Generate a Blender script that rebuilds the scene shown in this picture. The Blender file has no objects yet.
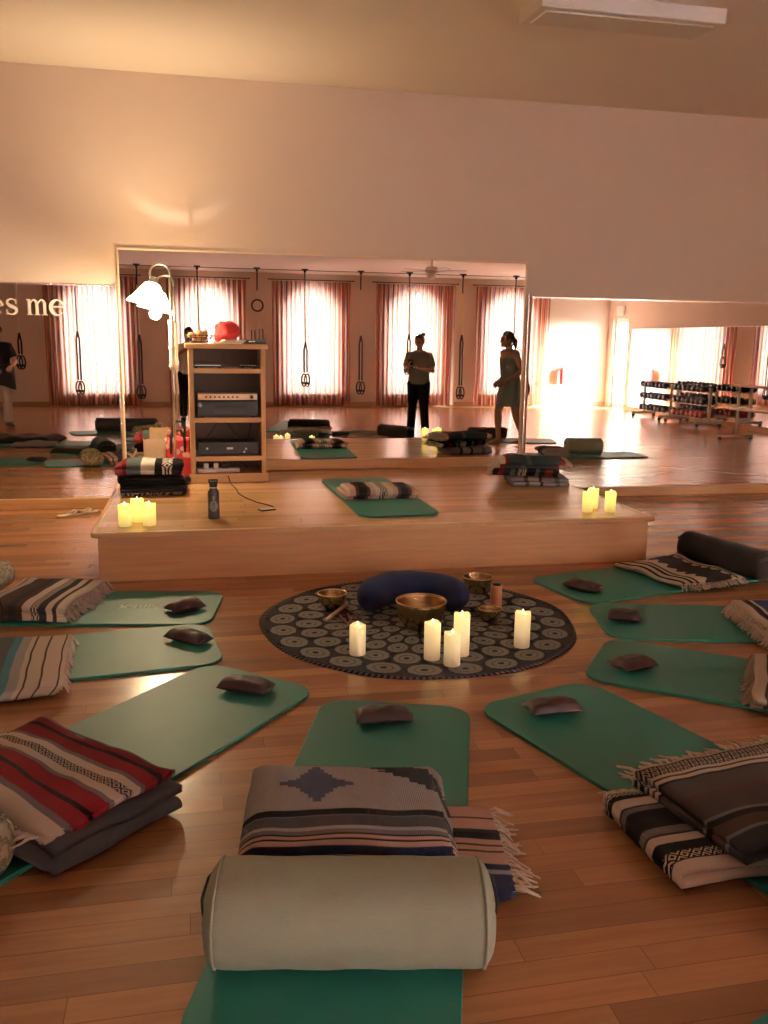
import bpy, math, random
from mathutils import Vector, Matrix, noise as mnoise
PI = math.pi
EXPO = 0.27
sc = bpy.context.scene
COL = sc.collection
rnd = random.Random(7)

# ------------------------------------------------------------------ mesh helper
class MB:
    def __init__(s):
        s.v = []; s.f = []; s.uv = {}; s.mi = []; s.cur = 0
    def face(s, idx):
        s.f.append(tuple(idx)); s.mi.append(s.cur)
    def box(s, c, d, rz=0.0, M=None):
        b = len(s.v)
        R = Matrix.Rotation(rz, 3, 'Z') if M is None else M
        for x, y, z in ((-1,-1,-1),(1,-1,-1),(1,1,-1),(-1,1,-1),(-1,-1,1),(1,-1,1),(1,1,1),(-1,1,1)):
            s.v.append(tuple(R @ Vector((x*d[0]/2, y*d[1]/2, z*d[2]/2)) + Vector(c)))
        for q in ((0,3,2,1),(4,5,6,7),(0,1,5,4),(1,2,6,5),(2,3,7,6),(3,0,4,7)):
            s.face([b+i for i in q])
        return s
    def tube(s, pts, rad, n=10, cap=True, ref=None, closed=False):
        pts = [Vector(p) for p in pts]
        m = len(pts)
        if not isinstance(rad, (list, tuple)) or (len(rad) != m):
            rad = [rad]*m
        b = len(s.v); prev = None
        for i, p in enumerate(pts):
            if closed:
                t = pts[(i+1) % m] - pts[i-1]
            else:
                t = pts[min(i+1, m-1)] - pts[max(i-1, 0)]
            t.normalize()
            if ref is not None:
                u = Vector(ref)
            else:
                u = prev if prev is not None else (Vector((1,0,0)) if abs(t.x) < .9 else Vector((0,1,0)))
            u = u - t*u.dot(t)
            if u.length < 1e-6: u = t.orthogonal()
            u.normalize(); w = t.cross(u); prev = u
            r = rad[i]; rx, ry = r if isinstance(r, (tuple, list)) else (r, r)
            for k in range(n):
                a = 2*PI*k/n
                s.v.append(tuple(p + u*(rx*math.cos(a)) + w*(ry*math.sin(a))))
        for i in range(m if closed else m-1):
            for k in range(n):
                a0 = b+i*n+k; a1 = b+i*n+(k+1) % n
                c0 = b+((i+1) % m)*n+k; c1 = b+((i+1) % m)*n+(k+1) % n
                s.face((a0, a1, c1, c0))
        if cap and not closed:
            s.face([b+k for k in reversed(range(n))])
            s.face([b+(m-1)*n+k for k in range(n)])
        return s
    def lathe(s, prof, c=(0,0,0), n=24, M=None):
        b = len(s.v); R = M or Matrix.Identity(3)
        for r, z in prof:
            for k in range(n):
                a = 2*PI*k/n
                s.v.append(tuple(R @ Vector((r*math.cos(a), r*math.sin(a), z)) + Vector(c)))
        for i in range(len(prof)-1):
            for k in range(n):
                s.face((b+i*n+k, b+i*n+(k+1) % n, b+(i+1)*n+(k+1) % n, b+(i+1)*n+k))
        if prof[0][0] > 1e-4: s.face([b+k for k in reversed(range(n))])
        if prof[-1][0] > 1e-4: s.face([b+(len(prof)-1)*n+k for k in range(n)])
        return s
    def ball(s, c, r, n=14, m=9, M=None):
        rx, ry, rz = r if isinstance(r, (tuple, list)) else (r, r, r)
        R = M or Matrix.Identity(3)
        b = len(s.v)
        for i in range(m+1):
            th = PI*i/m
            for k in range(n):
                a = 2*PI*k/n
                q = Vector((rx*math.sin(th)*math.cos(a), ry*math.sin(th)*math.sin(a), -rz*math.cos(th)))
                s.v.append(tuple(R @ q + Vector(c)))
        for i in range(m):
            for k in range(n):
                s.face((b+i*n+k, b+i*n+(k+1) % n, b+(i+1)*n+(k+1) % n, b+(i+1)*n+k))
        return s
    def grid(s, nu, nv, fn, uvfn=None):
        b = len(s.v)
        for i in range(nu+1):
            for j in range(nv+1):
                s.v.append(tuple(fn(i/nu, j/nv)))
                s.uv[len(s.v)-1] = uvfn(i/nu, j/nv) if uvfn else (i/nu, j/nv)
        for i in range(nu):
            for j in range(nv):
                a = b+i*(nv+1)+j
                s.face((a, a+nv+1, a+nv+2, a+1))
        return s
    def poly_prism(s, pts, z0, z1):
        b = len(s.v); n = len(pts)
        for z in (z0, z1):
            for x, y in pts: s.v.append((x, y, z))
        s.face([b+i for i in reversed(range(n))]); s.face([b+n+i for i in range(n)])
        for i in range(n):
            j = (i+1) % n
            s.face((b+i, b+j, b+n+j, b+n+i))
        return s
    def xf(s, fn):
        s.v = [tuple(fn(Vector(p))) for p in s.v]; return s
    def build(s, name, mat, parent=None, smooth=False, bevel=0, loc=(0,0,0), rotz=0, mods=()):
        me = bpy.data.meshes.new(name)
        me.from_pydata(s.v, [], s.f)
        if s.uv:
            ul = me.uv_layers.new(name='UVMap')
            for lp in me.loops:
                ul.data[lp.index].uv = s.uv.get(lp.vertex_index, (0, 0))
        for m in (mat if isinstance(mat, (list, tuple)) else [mat]): me.materials.append(m)
        if any(s.mi): me.polygons.foreach_set('material_index', s.mi)
        if smooth: me.polygons.foreach_set('use_smooth', [True]*len(me.polygons))
        me.validate(); me.update()
        o = bpy.data.objects.new(name, me); COL.objects.link(o)
        if parent is not None: o.parent = parent
        o.location = loc; o.rotation_euler = (0, 0, rotz)
        if bevel:
            bv = o.modifiers.new('Bevel', 'BEVEL'); bv.width = bevel; bv.segments = 2; bv.limit_method = 'ANGLE'
        for kind, kw in mods:
            md = o.modifiers.new(kind.title(), kind)
            for k, v in kw.items(): setattr(md, k, v)
        return o

def empty(name, loc=(0,0,0), rotz=0):
    o = bpy.data.objects.new(name, None); COL.objects.link(o)
    o.empty_display_size = .1
    o.location = loc; o.rotation_euler = (0, 0, rotz); return o
def tag(o, label=None, cat=None, group=None, kind=None):
    if label: o['label'] = label
    if cat: o['category'] = cat
    if group: o['group'] = group
    if kind: o['kind'] = kind
    return o
def thing(name, label, cat, loc=(0,0,0), rotz=0, group=None):
    return tag(empty(name, loc, rotz), label, cat, group)
def dup(o, loc=None, rotz=None, label=None, parent=None):
    c = o.copy(); COL.objects.link(c)
    if parent is not None: c.parent = parent
    for ch in list(o.children): dup(ch, parent=c)
    if loc is not None: c.location = loc
    if rotz is not None: c.rotation_euler = (0, 0, rotz)
    if label: c['label'] = label
    return c
def struct(o): o['kind'] = 'structure'; return o

# ------------------------------------------------------------------ node helper
class NT:
    def __init__(s, name):
        s.m = bpy.data.materials.new(name); s.m.use_nodes = True
        s.t = s.m.node_tree; s.t.nodes.clear()
        s.out = s.t.nodes.new('ShaderNodeOutputMaterial')
    def n(s, typ, ins=None, **kw):
        nd = s.t.nodes.new(typ)
        for k, v in kw.items(): setattr(nd, k, v)
        for k, v in (ins or {}).items(): s.set(nd.inputs[k], v)
        return nd
    def set(s, sock, v):
        if isinstance(v, bpy.types.NodeSocket): s.t.links.new(v, sock)
        elif isinstance(v, bpy.types.Node): s.t.links.new(v.outputs[0], sock)
        elif isinstance(v, (tuple, list)) and len(v) == 3 and sock.type == 'RGBA': sock.default_value = (*v, 1)
        else: sock.default_value = v
    def math(s, op, a, b=0.0, c=0.0):
        nd = s.t.nodes.new('ShaderNodeMath'); nd.operation = op
        s.set(nd.inputs[0], a); s.set(nd.inputs[1], b)
        if op in ('MULTIPLY_ADD', 'COMPARE', 'SMOOTH_MIN'): s.set(nd.inputs[2], c)
        return nd.outputs[0]
    def mix(s, fac, a, b, blend='MIX'):
        nd = s.t.nodes.new('ShaderNodeMix'); nd.data_type = 'RGBA'; nd.blend_type = blend
        s.set(nd.inputs[0], fac); s.set(nd.inputs[6], a); s.set(nd.inputs[7], b)
        return nd.outputs[2]
    def ramp(s, fac, stops, interp='LINEAR'):
        nd = s.t.nodes.new('ShaderNodeValToRGB'); cr = nd.color_ramp; cr.interpolation = interp
        while len(cr.elements) > 1: cr.elements.remove(cr.elements[-1])
        for i, (p, c) in enumerate(stops):
            e = cr.elements[0] if i == 0 else cr.elements.new(p)
            e.position = p; e.color = (*c, 1)
        s.set(nd.inputs[0], fac); return nd.outputs[0]
    def noise(s, vec, scale, detail=3, rough=.5, w=None):
        nd = s.n('ShaderNodeTexNoise', {'Scale': scale, 'Detail': detail, 'Roughness': rough})
        if vec is not None: s.set(nd.inputs['Vector'], vec)
        return nd.outputs['Fac']
    def coord(s, kind='Object'):
        return s.n('ShaderNodeTexCoord').outputs[kind]
    def mapping(s, vec, scale=(1,1,1), rot=(0,0,0), loc=(0,0,0)):
        nd = s.n('ShaderNodeMapping'); s.set(nd.inputs['Vector'], vec)
        nd.inputs['Scale'].default_value = scale; nd.inputs['Rotation'].default_value = rot; nd.inputs['Location'].default_value = loc
        return nd.outputs[0]
    def bump(s, h, strength=.3, dist=.01):
        return s.n('ShaderNodeBump', {'Height': h, 'Strength': strength, 'Distance': dist}).outputs[0]
    def pbr(s, color, rough=.6, metal=0, spec=.5, normal=None, emit=None, emit_s=0, sheen=0, coat=0, trans=0):
        p = s.n('ShaderNodeBsdfPrincipled', {'Base Color': color, 'Roughness': rough, 'Metallic': metal, 'Specular IOR Level': spec})
        if normal is not None: s.set(p.inputs['Normal'], normal)
        if emit is not None:
            s.set(p.inputs['Emission Color'], emit); s.set(p.inputs['Emission Strength'], emit_s)
        if sheen: p.inputs['Sheen Weight'].default_value = sheen
        if coat: p.inputs['Coat Weight'].default_value = coat; p.inputs['Coat Roughness'].default_value = .12
        if trans: p.inputs['Transmission Weight'].default_value = trans
        s.t.links.new(p.outputs[0], s.out.inputs[0]); return p

def plain(name, c, rough=.6, metal=0, spec=.5, var=.12, scale=30, bump=0, sheen=0):
    t = NT(name); co = t.coord()
    f = t.noise(co, scale, 4)
    col = t.mix(f, tuple(max(0, x*(1-var)) for x in c), tuple(min(1, x*(1+var)) for x in c))
    nb = t.bump(t.noise(co, scale*6, 2), bump, .004) if bump else None
    t.pbr(col, rough, metal, spec, nb, sheen=sheen); return t.m

def wood_strips(name, base, width, length, rough, along='X', contrast=1.0, gap=.0016):
    """strip flooring: random boards, grain and seams, all in object metres"""
    t = NT(name); co = t.coord(); sp = t.n('ShaderNodeSeparateXYZ', {0: co})
    x, y = (sp.outputs[0], sp.outputs[1]) if along == 'X' else (sp.outputs[1], sp.outputs[0])
    rowf = t.math('DIVIDE', y, width); row = t.math('FLOOR', rowf)
    wn = t.n('ShaderNodeTexWhiteNoise', {'W': row}, noise_dimensions='1D').outputs[0]
    xs = t.math('ADD', t.math('DIVIDE', x, length), t.math('MULTIPLY', wn, 7.3)); brd = t.math('FLOOR', xs)
    cv = t.n('ShaderNodeCombineXYZ', {0: row, 1: brd})
    rn = t.n('ShaderNodeTexWhiteNoise', {'Vector': cv.outputs[0]}, noise_dimensions='3D')
    r1 = rn.outputs[0]
    # grain
    gv = t.n('ShaderNodeCombineXYZ', {0: t.math('MULTIPLY', x, 2.2), 1: t.math('MULTIPLY', y, 42.0), 2: t.math('MULTIPLY', r1, 37.0)})
    g = t.noise(gv.outputs[0], 1.0, 5, .6)
    gv2 = t.n('ShaderNodeCombineXYZ', {0: t.math('MULTIPLY', x, 1.1), 1: t.math('MULTIPLY', y, 12.0), 2: t.math('MULTIPLY', r1, 61.0)})
    g2 = t.noise(gv2.outputs[0], 1.0, 3, .55)
    d = tuple(c*(1-.30*contrast) for c in base); l = tuple(min(1, c*(1+.30*contrast)) for c in base)
    col = t.mix(r1, d, l)
    dark = tuple(c*.45 for c in base)
    gg = t.ramp(g, [(.38, (1,1,1)), (.62, (0,0,0))])
    col = t.mix(t.math('MULTIPLY', gg, .28*contrast), col, dark)
    g3 = t.ramp(g2, [(.58, (0,0,0)), (.74, (1,1,1))])
    col = t.mix(t.math('MULTIPLY', g3, .38*contrast), col, tuple(c*.4 for c in base))
    fy = t.math('FRACT', rowf); fx = t.math('FRACT', xs)
    ey = t.math('MINIMUM', fy, t.math('SUBTRACT', 1.0, fy)); ex = t.math('MINIMUM', fx, t.math('SUBTRACT', 1.0, fx))
    e = t.math('MINIMUM', t.math('MULTIPLY', ey, width), t.math('MULTIPLY', ex, length))
    seam = t.math('LESS_THAN', e, gap*.6)
    col = t.mix(t.math('MULTIPLY', seam, .62), col, (.03, .015, .008))
    ro = t.math('ADD', rough, t.math('MULTIPLY', t.math('SUBTRACT', g2, .5), .07))
    h = t.math('ADD', t.math('MULTIPLY', t.math('SUBTRACT', 1.0, seam), 1.0), t.math('MULTIPLY', r1, .25))
    h = t.math('ADD', h, t.math('MULTIPLY', t.noise(t.mapping(co, (3, 14, 1)), 1.0, 2), .35))
    t.pbr(col, ro, 0, .85, t.bump(h, .13, .002)); return t.m

def wood(name, base, rough=.4, along=(1, 14, 14), contrast=1.0):
    t = NT(name); co = t.coord(); g = t.noise(t.mapping(co, along), 2.5, 5, .6)
    col = t.ramp(g, [(.3, tuple(c*(1-.28*contrast) for c in base)), (.55, base), (.75, tuple(min(1, c*(1+.18*contrast)) for c in base))])
    t.pbr(col, rough, 0, .5, t.bump(g, .06, .004)); return t.m

def stripes(name, stops, zig=(), extra=None, rough=.9, wob=.004):
    """woven stripes across v (0..1); zig = list of (v0, v1, colA, colB, repeat metres)"""
    t = NT(name); uv = t.n('ShaderNodeUVMap').outputs[0]
    sp = t.n('ShaderNodeSeparateXYZ', {0: uv}); u, v0 = sp.outputs[0], sp.outputs[1]
    nz = t.noise(t.mapping(uv, (9, 9, 1)), 1.0, 2)
    v = t.math('ADD', v0, t.math('MULTIPLY', t.math('SUBTRACT', nz, .5), wob))
    col = t.ramp(v, stops, 'LINEAR')
    for (a, b, ca, cb, rep) in zig:
        w = b-a
        uu = t.math('FRACT', t.math('DIVIDE', u, rep)); uu = t.math('ABSOLUTE', t.math('SUBTRACT', uu, .5))
        vv = t.math('DIVIDE', t.math('SUBTRACT', v, a), w); vv2 = t.math('ABSOLUTE', t.math('SUBTRACT', vv, .5))
        dm = t.math('FRACT', t.math('MULTIPLY', t.math('ADD', uu, vv2), 2.6))
        pat = t.math('LESS_THAN', dm, .5)
        inside = t.math('LESS_THAN', t.math('ABSOLUTE', t.math('SUBTRACT', v, (a+b)/2)), w/2)
        col = t.mix(inside, col, t.mix(pat, ca, cb))
    if extra: col = extra(t, u, v, col)
    fine = t.noise(t.mapping(uv, (60, 500, 1)), 1.0, 2)
    col = t.mix(t.math('MULTIPLY', fine, .35), col, t.mix(1.0, col, (.62, .6, .6), 'MULTIPLY'))
    rib = t.n('ShaderNodeTexWave', {'Vector': t.mapping(uv, (1, 1, 1)), 'Scale': 60.0, 'Distortion': 1.5}).outputs[0]
    fz = t.noise(t.coord(), 240, 2)
    t.pbr(col, .97, 0, .05, t.bump(t.math('ADD', t.math('MULTIPLY', rib, .5), fz), .7, .005), sheen=.04); return t.m
# ------------------------------------------------------------------ camera
F_PX = 878.444; YAW = .210675; PITCH = .191436; ROLL = .014906; CAM_H = 1.45
def setup_camera():
    fw = Vector((math.sin(YAW)*math.cos(PITCH), math.cos(YAW)*math.cos(PITCH), -math.sin(PITCH)))
    r = Vector((math.cos(YAW), -math.sin(YAW), 0)); u = r.cross(fw)
    c, s = math.cos(ROLL), math.sin(ROLL)
    r2 = c*r+s*u; u2 = -s*r+c*u
    cd = bpy.data.cameras.new('camera'); co = bpy.data.objects.new('camera', cd); COL.objects.link(co)
    cd.sensor_fit = 'HORIZONTAL'; cd.sensor_width = 36; cd.lens = F_PX*36/768
    cd.clip_start = .01; cd.clip_end = 200
    m = Matrix(((r2.x, u2.x, -fw.x), (r2.y, u2.y, -fw.y), (r2.z, u2.z, -fw.z)))
    co.matrix_world = Matrix.Translation((0, 0, CAM_H)) @ m.to_4x4()
    sc.camera = co
setup_camera()

# ------------------------------------------------------------------ room data
DM = 7.833                 # mirror surface
YF = 7.853                 # front wall
YB = -3.95                 # back wall
XL, XR = -6.0, 9.55
HS = .309                  # stage height
def ceil_z(y): return 3.55-(YF-y)*.0575

M = {}
M['wall'] = plain('wall_paint', (.70, .585, .49), .75, spec=.25, var=.015, scale=3, bump=.04)
M['ceil'] = plain('ceiling_paint', (.93, .885, .83), .8, spec=.2, var=.015, scale=3, bump=.05)
M['floor'] = wood_strips('oak_strip_floor', (.385, .182, .078), .083, 1.05, .23)
M['deck'] = wood_strips('maple_stage_deck', (.62, .375, .18), .083, 1.2, .19, contrast=.6)
M['panel'] = wood('stage_panel_wood', (.56, .29, .125), .42, (1, 10, 16), .5)
M['oak'] = wood('light_oak', (.63, .375, .175), .4, (1, 12, 12), .6)
M['oakv'] = wood('light_oak_upright', (.63, .375, .175), .4, (12, 12, 1), .6)
M['basebd'] = wood('baseboard_wood', (.42, .25, .13), .45, (1, 12, 12), .6)
def mirror_mat():
    t = NT('silvered_glass'); g = t.n('ShaderNodeBsdfGlossy', {'Color': (.86, .87, .86), 'Roughness': 0.0})
    t.t.links.new(g.outputs[0], t.out.inputs[0]); return t.m
M['mirror'] = mirror_mat()
M['channel'] = plain('polished_edge', (.95, .94, .92), .16, 1.0, var=.02)
M['dark'] = plain('matt_black', (.010, .0095, .010), .5, var=.2)
M['blackmetal'] = plain('black_metal', (.007, .0068, .0075), .45, .1, var=.15)
M['steel'] = plain('brushed_steel', (.62, .61, .6), .3, .9, var=.06)
M['white'] = plain('white_enamel', (.82, .81, .79), .4, var=.03)
M['cable'] = plain('black_cable', (.012, .012, .013), .45)
def glass_mat():
    t = NT('window_glass'); a = t.n('ShaderNodeBsdfTransparent', {'Color': (.95, .97, .97)}); b = t.n('ShaderNodeBsdfGlossy', {'Color': (.9, .9, .9), 'Roughness': .02})
    mx = t.n('ShaderNodeMixShader', {0: .06, 1: a.outputs[0], 2: b.outputs[0]}); t.t.links.new(mx.outputs[0], t.out.inputs[0]); return t.m
M['glass'] = glass_mat()

# ------------------------------------------------------------------ shell
struct(MB().box(((XL+XR)/2, (YF+YB)/2, -.05), (XR-XL+.4, YF-YB+.4, .1)).build('floor', M['floor']))
b = MB()
x0, x1 = XL-.2, XR+.2; y0, y1 = YB-.2, YF+.2
z0, z1 = ceil_z(y0), ceil_z(y1)
b.v = [(x0,y0,z0),(x1,y0,z0),(x1,y1,z1),(x0,y1,z1),(x0,y0,z0+.1),(x1,y0,z0+.1),(x1,y1,z1+.1),(x0,y1,z1+.1)]
for q in ((0,1,2,3),(7,6,5,4),(0,4,5,1),(1,5,6,2),(2,6,7,3),(3,7,4,0)): b.face(q)
struct(b.build('ceiling', M['ceil']))
struct(MB().box(((XL+XR)/2, YF+.1, 1.8), (XR-XL+.4, .2, 3.6)).build('wall_front', M['wall']))
b = MB().poly_prism([(YB, 0), (YF, 0), (YF, ceil_z(YF)+.05), (YB, ceil_z(YB)+.05)], -.1, .1)
b.xf(lambda p: (XL-.1+p.z, p.x, p.y)); struct(b.build('wall_left', M['wall']))
# right wall with a door opening near the back corner
DY0, DY1, DZ = -3.72, -2.98, 2.05
b = MB()
for pts in ([(YB, 0), (DY0, 0), (DY0, ceil_z(DY0)+.05), (YB, ceil_z(YB)+.05)],
            [(DY1, 0), (YF, 0), (YF, ceil_z(YF)+.05), (DY1, ceil_z(DY1)+.05)],
            [(DY0, DZ), (DY1, DZ), (DY1, ceil_z(DY1)+.05), (DY0, ceil_z(DY0)+.05)]):
    q = MB().poly_prism(pts, -.1, .1); o = len(b.v)
    b.v += [(XR+.1+p[2], p[0], p[1]) for p in q.v]; 
    for f in q.f: b.face([o+i for i in f])
struct(b.build('wall_right', M['wall']))
# back wall with arched openings
WIN = [-2.05, .26, 2.52, 4.84, 7.10]; WH = .60; SILL = .30; SPR = 1.95; ZT = ceil_z(YB)+.05; TH = .2
b = MB()
def wquad(xa, xb, za0, zb0, za1, zb1):
    """a piece of wall between xa and xb, bottom za0/zb0, top za1/zb1"""
    o = len(b.v)
    for y in (YB, YB-TH):
        b.v += [(xa, y, za0), (xb, y, zb0), (xb, y, zb1), (xa, y, za1)]
    for q in ((0,1,2,3),(7,6,5,4),(0,4,5,1),(3,2,6,7),(0,3,7,4),(1,5,6,2)): b.face([o+i for i in q])
xp = XL-.2
for cx in WIN:
    wquad(xp, cx-WH, 0, 0, ZT, ZT)
    wquad(cx-WH, cx+WH, 0, 0, SILL, SILL)
    NA = 18
    for i in range(NA):
        a0 = PI-PI*i/NA; a1 = PI-PI*(i+1)/NA
        wquad(cx+WH*math.cos(a0), cx+WH*math.cos(a1), SPR+WH*math.sin(a0), SPR+WH*math.sin(a1), ZT, ZT)
    xp = cx+WH
wquad(xp, XR+.2, 0, 0, ZT, ZT)
struct(b.build('wall_back', M['wall']))
for i, cx in enumerate(WIN):
    arch = [(cx+WH*math.cos(PI*k/18), SPR+WH*math.sin(PI*k/18)) for k in range(19)]
    outline = [(cx-WH, SILL), (cx+WH, SILL)] + arch
    pane = MB().poly_prism(outline, -.004, .004).xf(lambda p: (p.x, YB-.13+p.z, p.y)).build('window_%d' % (i+1), M['glass'])
    struct(pane)
    fr = MB(); ring = [(x, YB-.12, z) for x, z in outline]
    fr.tube(ring, .03, 6, closed=True); fr.box((cx, YB-.12, 1.25), (.035, .04, 1.5)); fr.box((cx, YB-.12, SPR), (WH*2, .04, .035))
    fo = fr.build('window_frame', M['white'], pane)
    sl = MB().box((cx, YB-.03, SILL-.02), (WH*2+.12, .2, .04)).build('window_sill', M['white'], pane, bevel=.006)
# baseboards
struct(MB().box(((XL+XR)/2, YB+.009, .055), (XR-XL, .018, .11)).build('baseboard_back', M['basebd']))
struct(MB().box((XR-.009, (DY1+YF)/2+.02, .05), (.018, YF-DY1-.04, .1)).build('baseboard_right', M['oak']))
struct(MB().box((XL+.009, (YB+YF)/2, .055), (.018, YF-YB, .11)).build('baseboard_left', M['basebd']))
# glass door in the right wall
d = MB().box((XR+.1, (DY0+DY1)/2, DZ/2), (.012, DY1-DY0-.12, DZ-.16)).build('door_1', M['glass']); struct(d)
f = MB()
for yy in (DY0+.03, DY1-.03): f.box((XR+.1, yy, DZ/2), (.06, .06, DZ))
for zz in (.06, DZ-.05): f.box((XR+.1, (DY0+DY1)/2, zz), (.05, DY1-DY0, .1))
f.build('door_frame', M['white'], d); MB().tube([(XR+.07, DY0+.12, .95), (XR+.04, DY0+.12, .95), (XR+.04, DY0+.12, 1.2), (XR+.07, DY0+.12, 1.2)], .012, 8).build('door_handle', M['steel'], d)

# ------------------------------------------------------------------ mirrors
def mirror(name, label, xa, xb, za, zb, ledge=True, frame=None):
    t = thing(name, label, 'mirror', ((xa+xb)/2, DM, za))
    w, h = xb-xa, zb-za
    MB().box((0, .009, h/2), (w, .018, h)).build('glass', M['mirror'], t)
    if frame == 'full':
        e = MB().box((0, .002, h+.009), (w+.03, .034, .018)); e.box((-w/2-.007, .002, h/2), (.014, .034, h)); e.box((w/2+.007, .002, h/2), (.014, .034, h))
        e.build('edge_trim', plain('pale_trim', (.80, .66, .48), .4, var=.04), t, bevel=.003)
    else:
        MB().box((0, .004, h+.006), (w, .026, .012)).build('edge_trim', M['channel'], t)
    MB().box((0, -.006, -.045), (w, .05, .088)).build('ledge', M['oak'], t, bevel=.004)
    return t
GAP = .018
mC = mirror('wall_mirror', 'tall central wall mirror standing behind the wooden stage, top edge higher than its neighbours', -.605, 2.965, HS+.09, 2.165, frame='full')
mL = mirror('wall_mirror', 'lower wall mirror left of the stage with white lettering stuck on it', XL+.02, -.645, .09, 1.865)
mR = mirror('wall_mirror', 'long lower wall mirror on the front wall right of the stage', 3.035, XR-.03, .09, 1.865)
# the part of the front mirrors' seams: thin polished channels
tag(MB().box((-.639, DM+.004, .95), (.009, .03, 1.90)).build('edge_channel', M['channel'], bevel=.002), 'thin shiny metal channel along the seam beside the left mirror', 'trim')
tag(MB().box((3.003, DM+.004, (HS+1.9)/2), (.009, .03, 1.9-HS)).build('edge_channel', M['channel'], bevel=.002), 'thin shiny metal channel along the seam beside the right mirror', 'trim')
# side wall mirror
t = thing('wall_mirror', 'mirror covering the right side wall behind the dumbbell racks', 'mirror', (XR, 2.5, .1))
MB().box((-.009, 0, .85), (.016, 10.5, 1.7)).build('glass', M['mirror'], t)
MB().box((-.012, 0, 1.706), (.024, 10.5, .012)).build('edge_trim', M['channel'], t)

# lettering on the left mirror: serif letters e s m e
def glyphs():
    m = MB()
    Y = DM-.003
    def stroke(pts, ws, n=6):
        b0 = len(m.v); k = len(pts)
        for i, (x, z) in enumerate(pts):
            a = pts[max(i-1, 0)]; c = pts[min(i+1, k-1)]
            tx, tz = c[0]-a[0], c[1]-a[1]; L = math.hypot(tx, tz) or 1; nx, nz = -tz/L, tx/L
            w = ws[i]/2
            for sgn in (1, -1):
                for yy in (0, .002): m.v.append((x+sgn*nx*w, Y+yy-.001, z+sgn*nz*w))
        for i in range(k-1):
            a = b0+4*i; c = a+4
            m.face((a, a+2, c+2, c)); m.face((a+1, c+1, c+3, a+3)); m.face((a, c, c+1, a+1)); m.face((a+2, a+3, c+3, c+2))
    def rect(xa, xb, za, zb): m.box(((xa+xb)/2, Y, (za+zb)/2), (xb-xa, .002, zb-za))
    def e_(x, s):
        pts = []; ws = []
        for i in range(27):
            a = math.radians(5+i*12.0)
            pts.append((x+s*.46+s*.38*math.cos(a), s*.5+s*.46*math.sin(a)))
            ws.append(s*(.07+.17*max(0, math.cos(a-PI))**.8 + .05*max(0, math.cos(a-.3))))
        stroke(pts, ws); rect(x+s*.12, x+s*.84, s*.5, s*.58)
    def s_(x, s):
        ctl = [(.66,.80),(.55,.93),(.36,.97),(.18,.88),(.14,.72),(.26,.58),(.48,.48),(.64,.38),(.68,.22),(.56,.07),(.36,.02),(.18,.08),(.08,.24)]
        w = [.10,.07,.08,.12,.16,.19,.21,.19,.16,.12,.08,.07,.10]
        stroke([(x+a*s, b*s) for a, b in ctl], [c*s for c in w]); rect(x+.60*s, x+.68*s, .68*s, .97*s); rect(x+.08*s, x+.15*s, .02*s, .33*s)
    def m_(x, s):
        for k in range(3):
            xx = x+s*(.12+.45*k); rect(xx, xx+.17*s, 0, .80*s if k else .97*s); rect(xx-.09*s, xx+.26*s, 0, .06*s)
            if k:
                q = x+s*(.12+.45*(k-1))+.17*s
                ctl = [(q-.02*s, .70*s), (q+.08*s, .88*s), (q+.17*s, .94*s), (q+.28*s, .90*s), (xx+.085*s, .76*s)]
                stroke(ctl, [.05*s, .08*s, .11*s, .15*s, .16*s])
        rect(x+.03*s, x+.2*s, .90*s, .97*s)
    s = .131
    e_(-1.640, s); s_(-1.512, s); m_(-1.350, s); e_(-1.166, s)
    return m
g = glyphs().xf(lambda p: (p.x, p.y, p.z+1.622))
g.build('lettering', plain('white_vinyl', (.86, .80, .74), .6, var=.02), mL, loc=(-mL.location.x, -mL.location.y, -mL.location.z))

# ------------------------------------------------------------------ stage
SX0, SX1, SY0, SY1 = -.626, 3.016, 5.35, 7.80
t = thing('stage_platform', 'low wooden stage platform in front of the central mirror', 'stage', ((SX0+SX1)/2, SY0, 0))
w = SX1-SX0; dd = SY1-SY0
MB().box((0, dd/2+.01, HS-.0175), (w-.01, dd-.02, .033)).build('deck', M['deck'], t)
n = MB().box((0, -.002, HS-.0155), (w+.006, .036, .032)); n.box((w/2-.003, dd/2, HS-.0155), (.03, dd, .0315)); n.box((-w/2+.003, dd/2, HS-.0155), (.03, dd, .0315))
n.build('nosing', M['oak'], t, bevel=.006)
MB().box((0, .03, (HS-.034)/2), (w-.05, .03, HS-.034)).build('front_panel', M['panel'], t)
for sg in (-1, 1): MB().box((sg*(w/2-.035), dd/2+.02, (HS-.034)/2), (.025, dd-.05, HS-.034)).build('side_panel', M['panel'], t)

# ------------------------------------------------------------------ ceiling fixture, rail, fan
zc = ceil_z(5.6)
t = thing('ceiling_light', 'white box ceiling light fixture, switched off, above the stage', 'ceiling light', (2.52, 5.25, ceil_z(5.25)), 0)
MB().box((0, 0, -.04), (1.15, .36, .085)).build('housing', M['white'], t, bevel=.008)
MB().box((0, 0, -.086), (1.05, .26, .012)).build('diffuser', plain('frosted_diffuser', (.78, .75, .70), .5, var=.02), t, bevel=.004)
t.rotation_euler = (math.atan(.0575), 0, 0)
RY = -3.2; RZ = ceil_z(RY)
tag(MB().tube([(XL+.3, RY, RZ-.035), (8.2, RY, RZ-.03)], .007, 8).build('ceiling_rail', M['blackmetal']), 'long dark rail along the ceiling in front of the windows', 'rail')

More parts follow.
